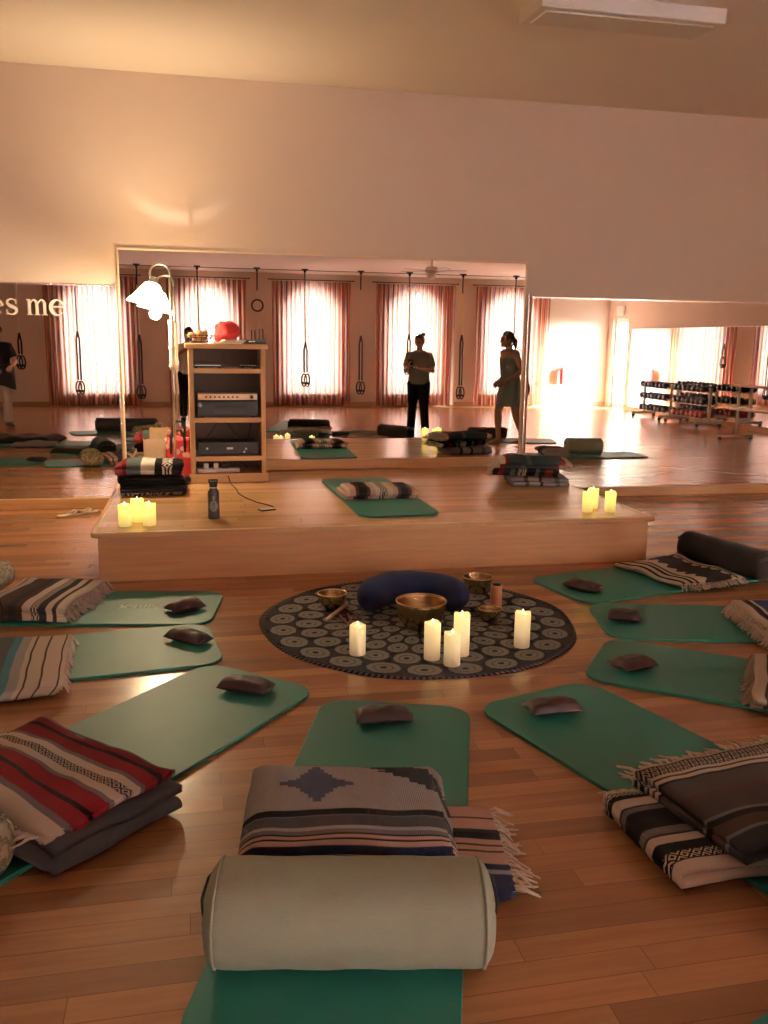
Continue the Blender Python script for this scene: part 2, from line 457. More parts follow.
t = thing('ceiling_fan', 'white ceiling fan with spread blades seen in the central mirror', 'ceiling fan', (4.42, -1.0, ceil_z(-1.0)), 0)
MB().lathe([(.0, 0), (.07, 0), (.06, -.05), (.018, -.07), (.018, -.20)], n=16).build('downrod', M['white'], t, smooth=True)
mh = MB().lathe([(.018, -.18), (.10, -.19), (.13, -.24), (.12, -.30), (.07, -.335), (0, -.34)], n=20); mh = mh.build('motor_housing', M['white'], t, smooth=True)
for k in range(5):
    a = 2*PI*k/5+.1
    q = MB().grid(6, 2, lambda u, v: (.16+.5*u, (v-.5)*(.10+.05*u), -.255+.02*(v-.5)), None)
    q.box((.16, 0, -.262), (.16, .03, .012))
    q.xf(lambda p: Matrix.Rotation(a, 3, 'Z') @ p); q.build('blade', M['white'], t, mods=[('SOLIDIFY', dict(thickness=.008))])
MB().lathe([(0, -.42), (.05, -.41), (.085, -.37), (.06, -.335), (0, -.33)], n=16).build('light_globe', plain('opal_glass', (.85, .83, .78), .3, var=.02), mh, smooth=True)

# ------------------------------------------------------------------ curtains
def curtain_mat():
    t = NT('striped_curtain'); uv = t.n('ShaderNodeUVMap').outputs[0]; u = t.n('ShaderNodeSeparateXYZ', {0: uv}).outputs[0]
    f = t.math('FRACT', t.math('DIVIDE', u, .36))
    red = (.34, .052, .020); rust = (.50, .16, .05); cream = (.66, .44, .28); wine = (.19, .028, .028); gold = (.56, .25, .10)
    col = t.ramp(f, [(0, red), (.12, red), (.13, cream), (.20, cream), (.21, rust), (.36, rust), (.37, wine), (.45, wine), (.46, gold), (.56, gold), (.57, red), (.72, red), (.73, cream), (.78, cream), (.79, rust), (.92, wine), (1, wine)])
    a = t.n('ShaderNodeBsdfDiffuse', {'Color': col}); c = t.n('ShaderNodeBsdfTranslucent', {'Color': t.mix(.36, col, (.92, .89, .85))})
    mx = t.n('ShaderNodeMixShader', {0: .5, 1: a.outputs[0], 2: c.outputs[0]}); t.t.links.new(mx.outputs[0], t.out.inputs[0]); return t.m
M['curtain'] = curtain_mat()
CUR = [(-3.03, -1.15), (-.58, 1.09), (1.63, 3.36), (3.92, 5.74), (6.22, 8.01)]
WN = ['leftmost window', 'second window from the left', 'third window from the left',
      'window behind the woman in grey', 'window behind the woman in a dress']
def panel(xa, xb, seed):
    r = random.Random(seed); w = xb-xa; folds = max(4, round(w/.105)); ph = r.random()*6; amp = .034
    def fn(u, v):
        z = .045+v*(2.70-.045)
        sp = .55+.45*(1-v)                                   # pleats relax towards the hem
        a = u*folds*2*PI+ph
        y = amp*math.sin(a)*(.75+.35*(1-v)) + .010*math.sin(a*2+1.3+v*2)
        x = xa+w*u + .012*math.sin(a*.5+v*3)*(1-v) + .010*math.cos(a)*sp
        return (x, y, z)
    return MB().grid(folds*12, 16, fn, lambda u, v: (u*w*1.6+seed*.13, v*2.6))
for i, (xa, xb) in enumerate(CUR):
    xm = (xa+xb)/2+(.04 if i else 0.1)
    for s_, (pa, pb) in (('left', (xa, xm-.008)), ('right', (xm+.008, xb))):
        o = panel(pa, pb, i*2+(s_ == 'right')).build('curtain', M['curtain'], smooth=True, loc=(0, -3.835, 0))
        tag(o, 'striped red and cream %s curtain panel of the %s' % (s_, WN[i]), 'curtain', 'striped curtains over the arched windows')
    rod = thing('curtain_rod', 'dark curtain rod above the %s' % WN[i], 'curtain rod', ((xa+xb)/2, -3.855, 2.735), 0, 'curtain rods over the windows')
    L = (xb-xa)/2+.04
    MB().tube([(-L, 0, 0), (L, 0, 0)], .010, 8).build('rod', M['blackmetal'], rod, smooth=True)
    for sg in (-1, 1):
        MB().ball((sg*(L+.02), 0, 0), .018, 10, 6).build('finial', M['blackmetal'], rod, smooth=True)
        MB().box((sg*(L-.06), -.0475, -.0), (.02, .095, .02)).build('bracket', M['blackmetal'], rod)

# ------------------------------------------------------------------ suspension trainers on the rail
M['yellow'] = plain('yellow_webbing', (.78, .66, .20), .7, var=.08)
M['strapwhite'] = plain('pale_webbing', (.70, .66, .56), .7, var=.05)
def trainer(x, label, upper, ztop, zmid, zlow, ring=None):
    t = thing('suspension_trainer', label, 'suspension trainer', (x, RY, RZ), 0, 'suspension trainers hanging from the ceiling rail')
    m = MB().box((0, 0, -.012), (.13, .07, .024)); m.box((0, 0, -.045), (.05, .05, .06)); m.build('ceiling_mount', M['blackmetal'], t, bevel=.004)
    dz = lambda z: z-RZ
    MB().tube([(0, 0, -.06), (0, 0, dz(ztop))], .014, 6).build('anchor_strap', M['dark'], t)
    MB().tube([(0, 0, dz(ztop)+.02), (.004, 0, dz((ztop+zmid)/2)), (.01, 0, dz(zmid))], [(.016, .006)]*3, 6).build('long_strap', upper, t)
    if ring:
        pts = [(.0+.115*math.cos(2*PI*k/28), .012, dz(ring)+.115*math.sin(2*PI*k/28)) for k in range(28)]
        MB().tube(pts, .017, 8, closed=True).build('exercise_ring', M['dark'], t, smooth=True)
    for sg in (-1, 1):
        p = [(.01, 0, dz(zmid)+.02), (.01+sg*.03, 0, dz(zmid)-.15), (.012+sg*.028, 0, dz(zlow)+.30)]
        if True:
            sp_ = MB().tube(p, [(.018, .008)]*3, 6).build('strap', M['dark'], t)
        c = (.012+sg*.03, 0, dz(zlow)+.14)
        lp = [(c[0]+.055*math.cos(a), c[1]+sg*.015, c[2]+.13*math.sin(a)) for a in [2*PI*k/18 for k in range(18)]]
        MB().tube(lp, .016, 6, closed=True).build('foot_loop', M['dark'], sp_)
        MB().tube([(c[0]-.055, sg*.015, c[2]-.06), (c[0]+.055, sg*.015, c[2]-.06)], .024, 8).build('handle', M['blackmetal'], sp_)
    return t
trainer(-3.42, 'dark suspension trainer against bare wall, seen at far left of the left mirror', M['strapwhite'], 2.6, 1.5, .80)
trainer(-2.32, 'suspension trainer in front of the leftmost curtains, below the lettering', M['strapwhite'], 2.55, 1.55, .30)
trainer(-1.12, 'suspension trainer hanging beside the floor lamp shade in the mirror', M['strapwhite'], 2.5, 1.5, .22)
trainer(.07, 'suspension trainer in front of the window behind the shelf unit', M['strapwhite'], 2.6, 1.6, .35)
trainer(1.28, 'pale strap with round black ring hanging right of the shelf unit', M['strapwhite'], 2.45, 1.3, .60, ring=2.15)
trainer(2.27, 'suspension trainer in front of the third window in the mirror', M['strapwhite'], 2.58, 1.4, .48)
trainer(3.46, 'suspension trainer against bare wall between third and fourth windows', M['strapwhite'], 2.52, 1.55, .32)
trainer(4.52, 'suspension trainer behind the woman in the grey shirt', M['strapwhite'], 2.6, 1.6, .75)
trainer(5.71, 'yellow and black suspension trainer hanging between the two standing women', M['yellow'], 2.5, 1.6, .22)
trainer(6.92, 'suspension trainer in front of the window behind the woman in the dress', M['strapwhite'], 2.55, 1.5, .95)

# ------------------------------------------------------------------ fire extinguisher, exit sign
t = thing('fire_extinguisher', 'small red fire extinguisher on the bright back wall', 'fire extinguisher', (8.40, YB+.085, .52))
MB().lathe([(0, 0), (.055, .005), (.06, .03), (.06, .34), (.045, .385), (.02, .40), (.02, .43), (0, .43)], n=18).build('cylinder', plain('extinguisher_red', (.5, .03, .03), .3, var=.05), t, smooth=True)
q = MB().box((0, .02, .45), (.03, .09, .03)); q.box((0, .05, .48), (.025, .12, .015), M=Matrix.Rotation(.3, 3, 'X')); vl = q.build('valve', M['blackmetal'], t, bevel=.003)
MB().tube([(.03, 0, .44), (.08, 0, .40), (.085, 0, .25), (.07, 0, .15)], .011, 8).build('hose', M['cable'], vl, smooth=True)
MB().box((0, -.066, .36), (.05, .02, .08)).build('wall_bracket', M['steel'], t)
t = thing('exit_sign', 'white exit sign box above the glass door on the right wall', 'sign', (XR-.03, -3.33, 2.22))
MB().box((0, 0, 0), (.05, .32, .2)).build('housing', M['white'], t, bevel=.006)
# ------------------------------------------------------------------ light
def world():
    w = bpy.data.worlds.new('daylight'); sc.world = w; w.use_nodes = True
    bg = w.node_tree.nodes['Background']; bg.inputs[0].default_value = (.98, .98, .96, 1); bg.inputs[1].default_value = SKY
SKY = 98.0
world()
sl = bpy.data.lights.new('low_sun', 'SUN'); sl.energy = 1000; sl.angle = .65; sl.color = (1.0, .95, .88)
so = bpy.data.objects.new('low_sun', sl); COL.objects.link(so); so.location = (14, -1, 5)
so.rotation_euler = Vector((-.85, -.42, -.24)).to_track_quat('-Z', 'Y').to_euler()
# ------------------------------------------------------------------ floor lamp
LX, LY = -.18, 7.20
t = thing('floor_lamp', 'lit floor lamp with gooseneck and white bell glass shade on the stage', 'lamp', (LX, LY, HS))
MB().lathe([(0, 0), (.14, 0), (.145, .012), (.12, .024), (.03, .034), (.012, .05), (0, .05)], n=28).build('base', M['steel'], t, smooth=True)
MB().tube([(0, 0, .03), (0, 0, 1.61)], .0105, 10).build('pole', M['steel'], t, smooth=True)
q = MB().tube([(0, 0, .90), (0, 0, 1.28)], .021, 12); 
for z in (.92, 1.06, 1.26): q.tube([(0, 0, z), (0, 0, z+.02)], .027, 12)
q.build('pole_sleeve', M['white'], t, smooth=False)
arc = [(0, 0, 1.60)]+[(-.075+.075*math.cos(a), 0, 1.63+.075*math.sin(a)) for a in [PI*k/10 for k in range(11)]]+[(-.14, 0, 1.57)]
MB().tube(arc, .009, 10).build('gooseneck', M['steel'], t, smooth=True)
tilt = Matrix.Rotation(.22, 3, 'Y')
tm = NT('lit_glass_shade'); em = tm.n('ShaderNodeEmission', {'Color': (1.0, .66, .33), 'Strength': 30.0}); tm.t.links.new(em.outputs[0], tm.out.inputs[0])
sh = [(.030, .115), (.055, .105), (.085, .06), (.12, .005), (.160, -.045), (.168, -.06), (.160, -.06), (.115, -.005), (.08, .05), (.05, .095), (.03, .105)]
lsh = MB().lathe(sh, (-.155, 0, 1.45), 32, tilt).build('lamp_shade', tm.m, t, smooth=True)
MB().lathe([(0, .16), (.02, .16), (.032, .13), (.034, .10), (0, .10)], (-.155, 0, 1.45), 16, tilt).build('socket', M['steel'], lsh, smooth=True)
bm_ = NT('bulb_glow'); em = bm_.n('ShaderNodeEmission', {'Color': (1.0, .72, .42), 'Strength': 30.0}); bm_.t.links.new(em.outputs[0], bm_.out.inputs[0])
MB().ball((-.155, 0, 1.485), (.03, .03, .045), 14, 8, tilt).build('bulb', bm_.m, lsh, smooth=True)
ld = bpy.data.lights.new('lamp_glow', 'POINT'); ld.energy = 58; ld.color = (1.0, .74, .46); ld.shadow_soft_size = .05
lo = bpy.data.objects.new('lamp_glow', ld); COL.objects.link(lo); lo.parent = t; lo.location = (-.170, 0, 1.36)
up = bpy.data.lights.new('lamp_uplight', 'SPOT'); up.spot_size = math.radians(130); up.spot_blend = .9; up.energy = 30; up.color = (1.0, .70, .40); up.shadow_soft_size = .04
uo = bpy.data.objects.new('lamp_uplight', up); COL.objects.link(uo); uo.parent = t; uo.location = (-.20, .03, 1.69); uo.rotation_euler = (PI, 0, 0)
# added spot, beam masked to a ring, imitating the lamp's crescent on the wall
def crescent():
    sd = bpy.data.lights.new('crescent_gobo', 'SPOT'); sd.energy = 15; sd.color = (1.0, .85, .66); sd.spot_size = math.radians(165); sd.spot_blend = .1; sd.shadow_soft_size = .004
    so = bpy.data.objects.new('crescent_gobo', sd); COL.objects.link(so); so.parent = LAMP_T; so.location = CRES; so.rotation_euler = (PI/2, 0, 0)
    sd.use_nodes = True; nt = sd.node_tree
    em = nt.nodes['Emission']
    g = nt.nodes.new('ShaderNodeTexCoord'); sp = nt.nodes.new('ShaderNodeSeparateXYZ'); nt.links.new(g.outputs['Normal'], sp.inputs[0])
    def mth(op, a, b_=0.0):
        n_ = nt.nodes.new('ShaderNodeMath'); n_.operation = op
        for i_, v_ in enumerate((a, b_)):
            if isinstance(v_, bpy.types.NodeSocket): nt.links.new(v_, n_.inputs[i_])
            else: n_.inputs[i_].default_value = v_
        return n_.outputs[0]
    # direction (x, y, z) in the spot's own axes: -z is the beam
    zz = mth('MAXIMUM', mth('MULTIPLY', sp.outputs[2], -1.0), .05)
    px = mth('DIVIDE', sp.outputs[0], zz); py = mth('DIVIDE', sp.outputs[1], zz)
    q2 = mth('ADD', mth('MULTIPLY', mth('SUBTRACT', px, .42), mth('SUBTRACT', px, .42)), mth('MULTIPLY', mth('SUBTRACT', py, 1.65), mth('SUBTRACT', py, 1.65)))
    rr = mth('SQRT', q2)
    d_ = mth('ABSOLUTE', mth('SUBTRACT', rr, .85))
    low = mth('MINIMUM', mth('MAXIMUM', mth('DIVIDE', mth('SUBTRACT', 1.40, py), .55), 0.0), 1.0)
    wd = mth('ADD', .03, mth('MULTIPLY', low, .12))
    ring = mth('MAXIMUM', mth('SUBTRACT', 1.0, mth('DIVIDE', d_, wd)), 0.0)
    st = mth('MULTIPLY', mth('MULTIPLY', ring, mth('POWER', low, 1.3)), 1.0)
    gap = mth('GREATER_THAN', mth('ABSOLUTE', mth('SUBTRACT', px, .56)), .03)
    st = mth('MULTIPLY', st, gap)
    nt.links.new(st, em.inputs['Strength'])
    return so
CRES = (-.16, .06, 1.66); LAMP_T = t

# ------------------------------------------------------------------ shelf unit
A0 = .02
t = thing('shelf_unit', 'light oak open shelf unit holding audio equipment on the stage', 'shelf', (.243, 7.17, HS), A0)
W_, H_, D_ = .60, 1.105, .42
for sg in (-1, 1):
    s = MB().box((sg*(W_/2-.0125), D_/2, H_/2-.02), (.025, D_, H_-.04)); s.build('side_panel', M['oakv'], t, bevel=.003)
    MB().box((sg*(W_/2-.019), -.006, H_/2-.02), (.038, .018, H_-.04)).build('face_stile', M['oakv'], t, bevel=.003)
MB().box((0, D_/2-.01, H_-.019), (W_+.05, D_+.03, .038)).build('top', M['oak'], t, bevel=.006)
SHZ = [.895, .505, .195]
for z in SHZ: MB().box((0, D_/2-.008, z), (W_-.045, D_-.0, .040)).build('shelf_board', M['oak'], t, bevel=.003)
MB().box((0, D_/2, .058), (W_-.03, D_, .025)).build('bottom_board', M['oak'], t)
MB().box((0, -.010, .038), (W_+.03, .03, .074)).build('plinth', M['oak'], t, bevel=.005)
MB().box((0, D_-.006, H_/2), (W_-.03, .01, H_-.06)).build('back_panel', plain('dark_backing', (.10, .06, .04), .6), t)
U = Matrix.Translation((.243, 7.17, HS)) @ Matrix.Rotation(A0, 4, 'Z')
def onshelf(x, y, z): return U @ Vector((x, y, z))
def dev(name, label, cat, x, z, w, h, d=.24, y=.02, mat=None):
    t = thing(name, label, cat, onshelf(x, y, z), A0)
    MB().box((0, d/2, h/2+.006), (w, d, h)).build('case', mat or M['blackmetal'], t, bevel=.004)
    for sx in (-1, 1):
        for sy in (.03, d-.03): MB().lathe([(.012, 0), (.012, .007)], (sx*(w/2-.04), sy, 0), 10).build('foot', M['dark'], t)
    return t
# middle shelf: receiver with a silver player on top
t = dev('stereo_receiver', 'black stereo receiver on the middle shelf under a silver player', 'audio receiver', 0, .525, .48, .125)
MB().lathe([(.018, 0), (.018, .015), (0, .015)], (-.22, 0, .10), 14, Matrix.Rotation(PI/2, 3, 'X')).build('volume_knob', M['steel'], t, smooth=True)
q = MB()
for k in range(9): q.box((-.10+k*.028, -.002, .038), (.018, .006, .01))
q.build('button', plain('dark_button', (.08, .08, .085), .4), t); MB().box((.02, -.002, .085), (.26, .005, .03)).build('display', plain('smoked_window', (.02, .022, .025), .15), t)
t = dev('disc_player', 'slim silver disc player stacked on the black receiver', 'disc player', 0, .658, .47, .05, mat=plain('champagne_metal', (.78, .60, .42), .35, .5))
q = MB()
for k in range(8): q.lathe([(.008, 0), (.008, .008), (0, .008)], (-.17+k*.035, 0, .03), 10, Matrix.Rotation(PI/2, 3, 'X'))
q.build('button', M['dark'], t); MB().lathe([(.015, 0), (.015, .012), (0, .012)], (.19, 0, .03), 12, Matrix.Rotation(PI/2, 3, 'X')).build('knob', M['dark'], t)
# lower shelf: black amplifier
t = dev('power_amplifier', 'plain black amplifier on the shelf below the receiver', 'amplifier', 0, .215, .48, .105)
MB().box((.01, -.002, .06), (.05, .006, .016)).build('badge', M['steel'], t)
q = MB()
for x, z in ((-.17, .06), (.14, .055), (.125, .03)): q.lathe([(.009, 0), (.009, .01), (0, .01)], (x, 0, z), 10, Matrix.Rotation(PI/2, 3, 'X'))
q.build('knob', M['steel'], t)
for k, (xa, xb, zb) in enumerate(((-.08, -.17, .335), (.0, .10, .335), (.20, .17, .33))):
    pts = [onshelf(xa, .25, .49), onshelf(xa*.9+xb*.1, .22, .45), onshelf((xa+xb)/2, .20, .40), onshelf(xb, .22, zb)]
    tag(MB().tube(pts, .006, 6).build('cable', M['cable'], smooth=True), ['black cable curving left behind the amplifier', 'black cable crossing down right behind the amplifier', 'black cable hanging at the right behind the amplifier'][k], 'cable')
# upper shelf: two slim boxes
t = dev('video_player', 'flat dark player lying left on the upper shelf', 'disc player', -.15, .915, .26, .035)
MB().box((0, -.002, .022), (.2, .005, .006)).build('disc_slot', M['steel'], t)
t = dev('remote_control', 'small dark handset lying right on the upper shelf', 'remote', .17, .915, .17, .016, d=.06)
q = MB()
for k in range(6): q.box((-.06+k*.022, .03, .024), (.012, .03, .004))
q.build('button', M['steel'], t)
# bottom: power strip with plugs
t = thing('power_strip', 'white power strip with plugs at the bottom of the shelf unit', 'power strip', onshelf(-.08, .06, .071), A0)
MB().box((0, .03, .018), (.34, .055, .034)).build('body', M['white'], t, bevel=.005)
for x in (-.10, -.02, .05): pl_ = MB().box((x, .03, .055), (.04, .035, .04)).build('plug', M['white'] if x < 0 else M['dark'], t, bevel=.004)
q = MB()
for k in range(5):
    x = -.2+k*.10; q.tube([(x*.4, .03, .07), (x*.7, .05, .11+.01*k), (x, .10, .06), (x+.05, .16, .012)], .005, 6)
q.build('lead', M['cable'], pl_, smooth=True)
# things on top
ZT_ = H_
t = thing('wire_basket', 'wire basket of small brown items on top of the shelf unit', 'basket', onshelf(-.215, .10, ZT_), A0)
wr = MB()
for z, r in ((.012, .075), (.045, .105), (.065, .115)): wr.tube([(r*math.cos(2*PI*k/24), r*.85*math.sin(2*PI*k/24), z) for k in range(24)], .0035, 6, closed=True)
for k in range(14):
    a = 2*PI*k/14; wr.tube([(.04*math.cos(a), .034*math.sin(a), .008), (.075*math.cos(a), .064*math.sin(a), .012), (.115*math.cos(a), .098*math.sin(a), .066)], .0025, 5)
wr.build('wire_frame', M['blackmetal'], t)
pm = plain('tan_wooden_item', (.55, .34, .17), .6)
for k in range(7):
    a = k*2.4; r = .055 if k else 0
    o = MB().ball((0, 0, 0), (.036, .028, .026), 10, 7).build('massage_ball', pm, smooth=True, loc=onshelf(-.215+r*math.cos(a), .10+r*math.sin(a)*.8, ZT_+.045+.018*(k % 3)), rotz=k)
    tag(o, 'small tan item piled in the wire basket on the shelf unit', 'ball', 'tan items in the wire basket')
cr = plain('red_cloth', (.62, .035, .04), .75, bump=.3)
o = MB().ball((0, 0, .085), (.088, .07, .092), 24, 16)
def crump(p):
    n = mnoise.noise(p*16)*.020+mnoise.noise(p*38)*.009; d = (p-Vector((0, 0, .085))); L = d.length or 1
    q = p+d/L*n*1.5; q.z = max(q.z, 0); return q
o.xf(crump); o = o.build('red_bundle', cr, smooth=True, loc=onshelf(.02, .11, ZT_), rotz=A0)
tag(o, 'crumpled red cloth bundle on top of the shelf unit', 'cloth')
for k in range(4):
    o = MB().box((0, 0, .004), (.20-.01*k, .15, .0075)).build('booklet', plain('paper_%d' % k, (.85-.05*k, .78-.04*k, .64-.05*k), .8), bevel=.001, loc=onshelf(.02+.01*k, .035, ZT_+.0085*k) if k else onshelf(.02, .035, ZT_), rotz=A0+.08*k)
    tag(o, ['cream booklet at the bottom of the small pile on the shelf unit', 'pale booklet second from bottom of the pile on the shelf unit', 'pale booklet third from bottom of the pile on the shelf unit', 'top booklet of the small pile before the red bundle'][k], 'booklet', 'booklets on the shelf unit')
t = thing('wireless_router', 'flat black router with antennas on top of the shelf unit', 'router', onshelf(.22, .10, ZT_), A0)
MB().box((0, 0, .02), (.19, .14, .034)).build('case', M['blackmetal'], t, bevel=.006)
for x in (.05, .08): MB().tube([(x, .06, .03), (x, .065, .125)], .005, 8).build('antenna', M['dark'], t)
MB().box((-.02, -.071, .022), (.05, .003, .008)).build('status_light', M['steel'], t)

# ------------------------------------------------------------------ bottle, adapter and cord
t = thing('water_bottle', 'black water bottle with a white ring emblem standing on the stage', 'bottle', (.09, 5.70, HS))
MB().lathe([(0, 0), (.034, 0), (.037, .004), (.037, .165), (.034, .18), (.023, .192), (.022, .205), (0, .205)], n=28).build('body', plain('black_powder_coat', (.03, .029, .031), .45), t, smooth=True)
MB().lathe([(.0225, .198), (.0235, .199), (.0235, .209), (.0225, .21)], n=24).build('neck_ring', M['steel'], t, smooth=True)
q = MB().lathe([(.0, .207), (.025, .207), (.026, .235), (.022, .24), (0, .24)], n=24); q.tube([(-.024, 0, .232), (-.026, 0, .252), (-.012, 0, .25), (.012, 0, .25), (.026, 0, .252), (.024, 0, .232)], .006, 8)
q.build('cap', M['dark'], t, smooth=True)
pr = plain('white_print', (.75, .73, .7), .6)
lg = MB()
def onb(a, z): return (.0375*math.sin(a), -.0375*math.cos(a), z)
for r_ in (.026, .019): lg.tube([onb(r_*math.cos(2*PI*k/28)/.0375, .085+r_*1.25*math.sin(2*PI*k/28)) for k in range(28)], .0012, 5, closed=True)
for k in range(3): lg.tube([onb((-.012+.012*k)/.0375, .07), onb((-.012+.012*k)/.0375, .10)], .0014, 5)
lg.tube([onb(-.014/.0375, .085), onb(.014/.0375, .085)], .0014, 5)
lg.tube([onb(-.10, .128), onb(-.10, .150), onb(.12, .147), onb(.12, .139), onb(-.10, .138), onb(.14, .128)], .0014, 5)
lg.build('emblem', pr, t)
t = thing('smartphone', 'small white-screened phone lying on the stage at the end of a black cord', 'phone', (.45, 5.93, HS), .35)
MB().box((0, 0, .005), (.11, .062, .009)).build('case', M['dark'], t, bevel=.003)
MB().box((0, 0, .0098), (.096, .052, .0012)).build('screen', plain('pale_screen', (.6, .58, .56), .2), t)
pts = [onshelf(-.01, -.035, .06), onshelf(0, -.05, .02), (.25, 7.10, HS+.005), (.26, 7.0, HS+.004), (.285, 6.80, HS+.004), (.29, 6.6, HS+.004), (.33, 6.42, HS+.004), (.40, 6.22, HS+.004), (.47, 6.10, HS+.005), (.50, 6.02, HS+.006)]
tag(MB().tube(pts, .0042, 6).build('charging_cord', M['cable'], smooth=True), 'thin black cord trailing from the shelf unit across the stage to the phone', 'cord')

# ------------------------------------------------------------------ candles
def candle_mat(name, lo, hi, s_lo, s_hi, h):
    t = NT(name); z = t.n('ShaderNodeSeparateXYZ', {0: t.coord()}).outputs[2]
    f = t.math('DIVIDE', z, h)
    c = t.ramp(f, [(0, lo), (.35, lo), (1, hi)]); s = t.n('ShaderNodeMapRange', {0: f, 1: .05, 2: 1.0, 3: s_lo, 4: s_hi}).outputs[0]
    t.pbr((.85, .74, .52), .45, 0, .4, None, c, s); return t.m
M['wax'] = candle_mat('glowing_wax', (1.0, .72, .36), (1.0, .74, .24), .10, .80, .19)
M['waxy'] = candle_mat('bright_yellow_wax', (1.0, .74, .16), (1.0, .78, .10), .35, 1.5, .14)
fm = NT('flame_glow'); em = fm.n('ShaderNodeEmission', {'Color': (1.0, .78, .30), 'Strength': 6.0}); fm.t.links.new(em.outputs[0], fm.out.inputs[0])
def candle(x, y, z, r, h, label, group, mat, dip=.012):
    t = thing('pillar_candle', label, 'candle', (x, y, z), rnd.random()*3, group)
    b = MB().lathe([(0, 0), (r*.97, 0), (r, .004), (r, h-.004), (r*.95, h), (r*.62, h-dip*.6), (0, h-dip)], n=28)
    b.xf(lambda p: Vector((p.x, p.y, p.z+(.004*math.sin(3*math.atan2(p.y, p.x)) if p.z > h-.02 else 0))))
    t_ = b.build('wax_body', mat, t, smooth=True)
    MB().lathe([(.0015, 0), (.0015, .006), (.0045, .010), (.0052, .016), (.002, .026), (0, .030)], (0, 0, h-dip), 10).build('flame', fm.m, t_, smooth=True)
    MB().lathe([(.0022, 0), (.0022, .009)], (0, 0, h-dip-.002), 6).build('wick', M['dark'], t_)
G1 = 'pillar candles on the round cloth'
for (x, y, h, lab) in ((.71, 3.87, .155, 'cream candle at the left of the round cloth, alone'),
                       (1.04, 3.75, .19, 'cream candle left in the cluster of three before the big bowl'),
                       (1.19, 3.78, .215, 'tallest cream candle at the back of the cluster of three'),
                       (1.11, 3.66, .165, 'short cream candle at the front of the cluster of three'),
                       (1.515, 3.84, .185, 'cream candle at the right of the round cloth, alone')):
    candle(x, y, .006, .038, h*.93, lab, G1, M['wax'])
G2 = 'yellow candles on the left stage corner'
for (x, y, h, lab) in ((-.452, 5.53, .135, 'bright yellow candle, leftmost on the left stage corner'),
                       (-.385, 5.65, .145, 'bright yellow candle at the back of the left corner trio'),
                       (-.306, 5.53, .138, 'bright yellow candle, rightmost on the left stage corner')):
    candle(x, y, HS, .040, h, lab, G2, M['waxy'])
G3 = 'yellow candles on the right stage corner'
for (x, y, h, lab) in ((2.64, 5.58, .14, 'bright yellow candle, leftmost on the right stage corner'),
                       (2.735, 5.70, .14, 'bright yellow candle at the back of the right corner trio'),
                       (2.805, 5.57, .14, 'bright yellow candle, rightmost on the right stage corner')):
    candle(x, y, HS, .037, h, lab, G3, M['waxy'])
# ------------------------------------------------------------------ round cloth with medallions
def mandala():
    t = NT('mandala_cloth'); sp = t.n('ShaderNodeSeparateXYZ', {0: t.coord()}); x, y = sp.outputs[0], sp.outputs[1]
    r = t.math('SQRT', t.math('ADD', t.math('MULTIPLY', x, x), t.math('MULTIPLY', y, y)))
    th = t.math('ARCTAN2', y, x)
    ink = (.013, .014, .028); sand = (.26, .26, .24); mid = (.055, .055, .06)
    col = ink
    # radial lines near the centre, then rows of oval medallions in concentric rings
    sect = t.math('LESS_THAN', t.math('ABSOLUTE', t.math('SUBTRACT', t.math('FRACT', t.math('MULTIPLY', th, 24/(2*PI))), .5)), .40)
    col = t.mix(t.math('MULTIPLY', sect, t.math('LESS_THAN', r, .80)), ink, mid)
    for (rc, hw, n, off) in ((.09, .06, 8, 0), (.20, .055, 12, .5), (.315, .070, 24, 0), (.44, .076, 24, .5), (.575, .082, 24, 0), (.715, .078, 24, .5)):
        f = t.math('FRACT', t.math('ADD', t.math('MULTIPLY', th, n/(2*PI)), off)); a = t.math('SUBTRACT', f, .5)
        ax = t.math('MULTIPLY', a, 2*PI*rc/n); dx = t.math('DIVIDE', ax, PI*rc/n*1.02); dy = t.math('DIVIDE', t.math('SUBTRACT', r, rc), hw)
        q = t.math('SQRT', t.math('ADD', t.math('MULTIPLY', dx, dx), t.math('MULTIPLY', dy, dy)))
        wav = t.math('MULTIPLY', t.math('SUBTRACT', t.noise(t.coord(), 90, 2), .5), .22)
        rings = t.ramp(t.math('ADD', q, wav), [(0, mid), (.14, ink), (.20, sand), (.42, sand), (.47, mid), (.52, sand), (.80, sand), (.86, ink), (.91, mid), (1.0, ink)])
        ins = t.math('LESS_THAN', q, .98)
        col = t.mix(ins, col, rings)
    # hem: dotted band
    hem = t.math('GREATER_THAN', r, .802); dots = t.math('LESS_THAN', t.math('FRACT', t.math('MULTIPLY', th, 90/PI)), .45)
    col = t.mix(hem, col, t.mix(dots, ink, (.16, .12, .09)))
    nz = t.noise(t.coord(), 160, 2); col = t.mix(t.math('MULTIPLY', nz, .5), col, t.mix(1.0, col, (.5, .5, .5), 'MULTIPLY'))
    t.pbr(col, .92, 0, .1, t.bump(nz, .3, .003)); return t.m
CX, CY = 1.115, 4.32
b = MB()
NR, NTH = 22, 96
for i in range(NR+1):
    r = .825*i/NR
    for k in range(NTH):
        a = 2*PI*k/NTH; rr = r*(1+.008*math.sin(5*a)+.006*math.sin(9*a+1)*(i/NR))
        p = Vector((rr*math.cos(a), rr*math.sin(a), 0)); z = .004+.0035*max(0, mnoise.noise(p*4.0))*(1 if i < NR else .3)
        b.v.append((p.x, p.y, z))
for i in range(NR):
    for k in range(NTH):
        b.face((i*NTH+k, (i+1)*NTH+k, (i+1)*NTH+(k+1) % NTH, i*NTH+(k+1) % NTH))
o = b.build('round_tapestry', mandala(), smooth=True, loc=(CX, CY, 0), rotz=.06, mods=[('SOLIDIFY', dict(thickness=.003, offset=-1))])
tag(o, 'round dark navy mandala cloth spread on the floor', 'tapestry')

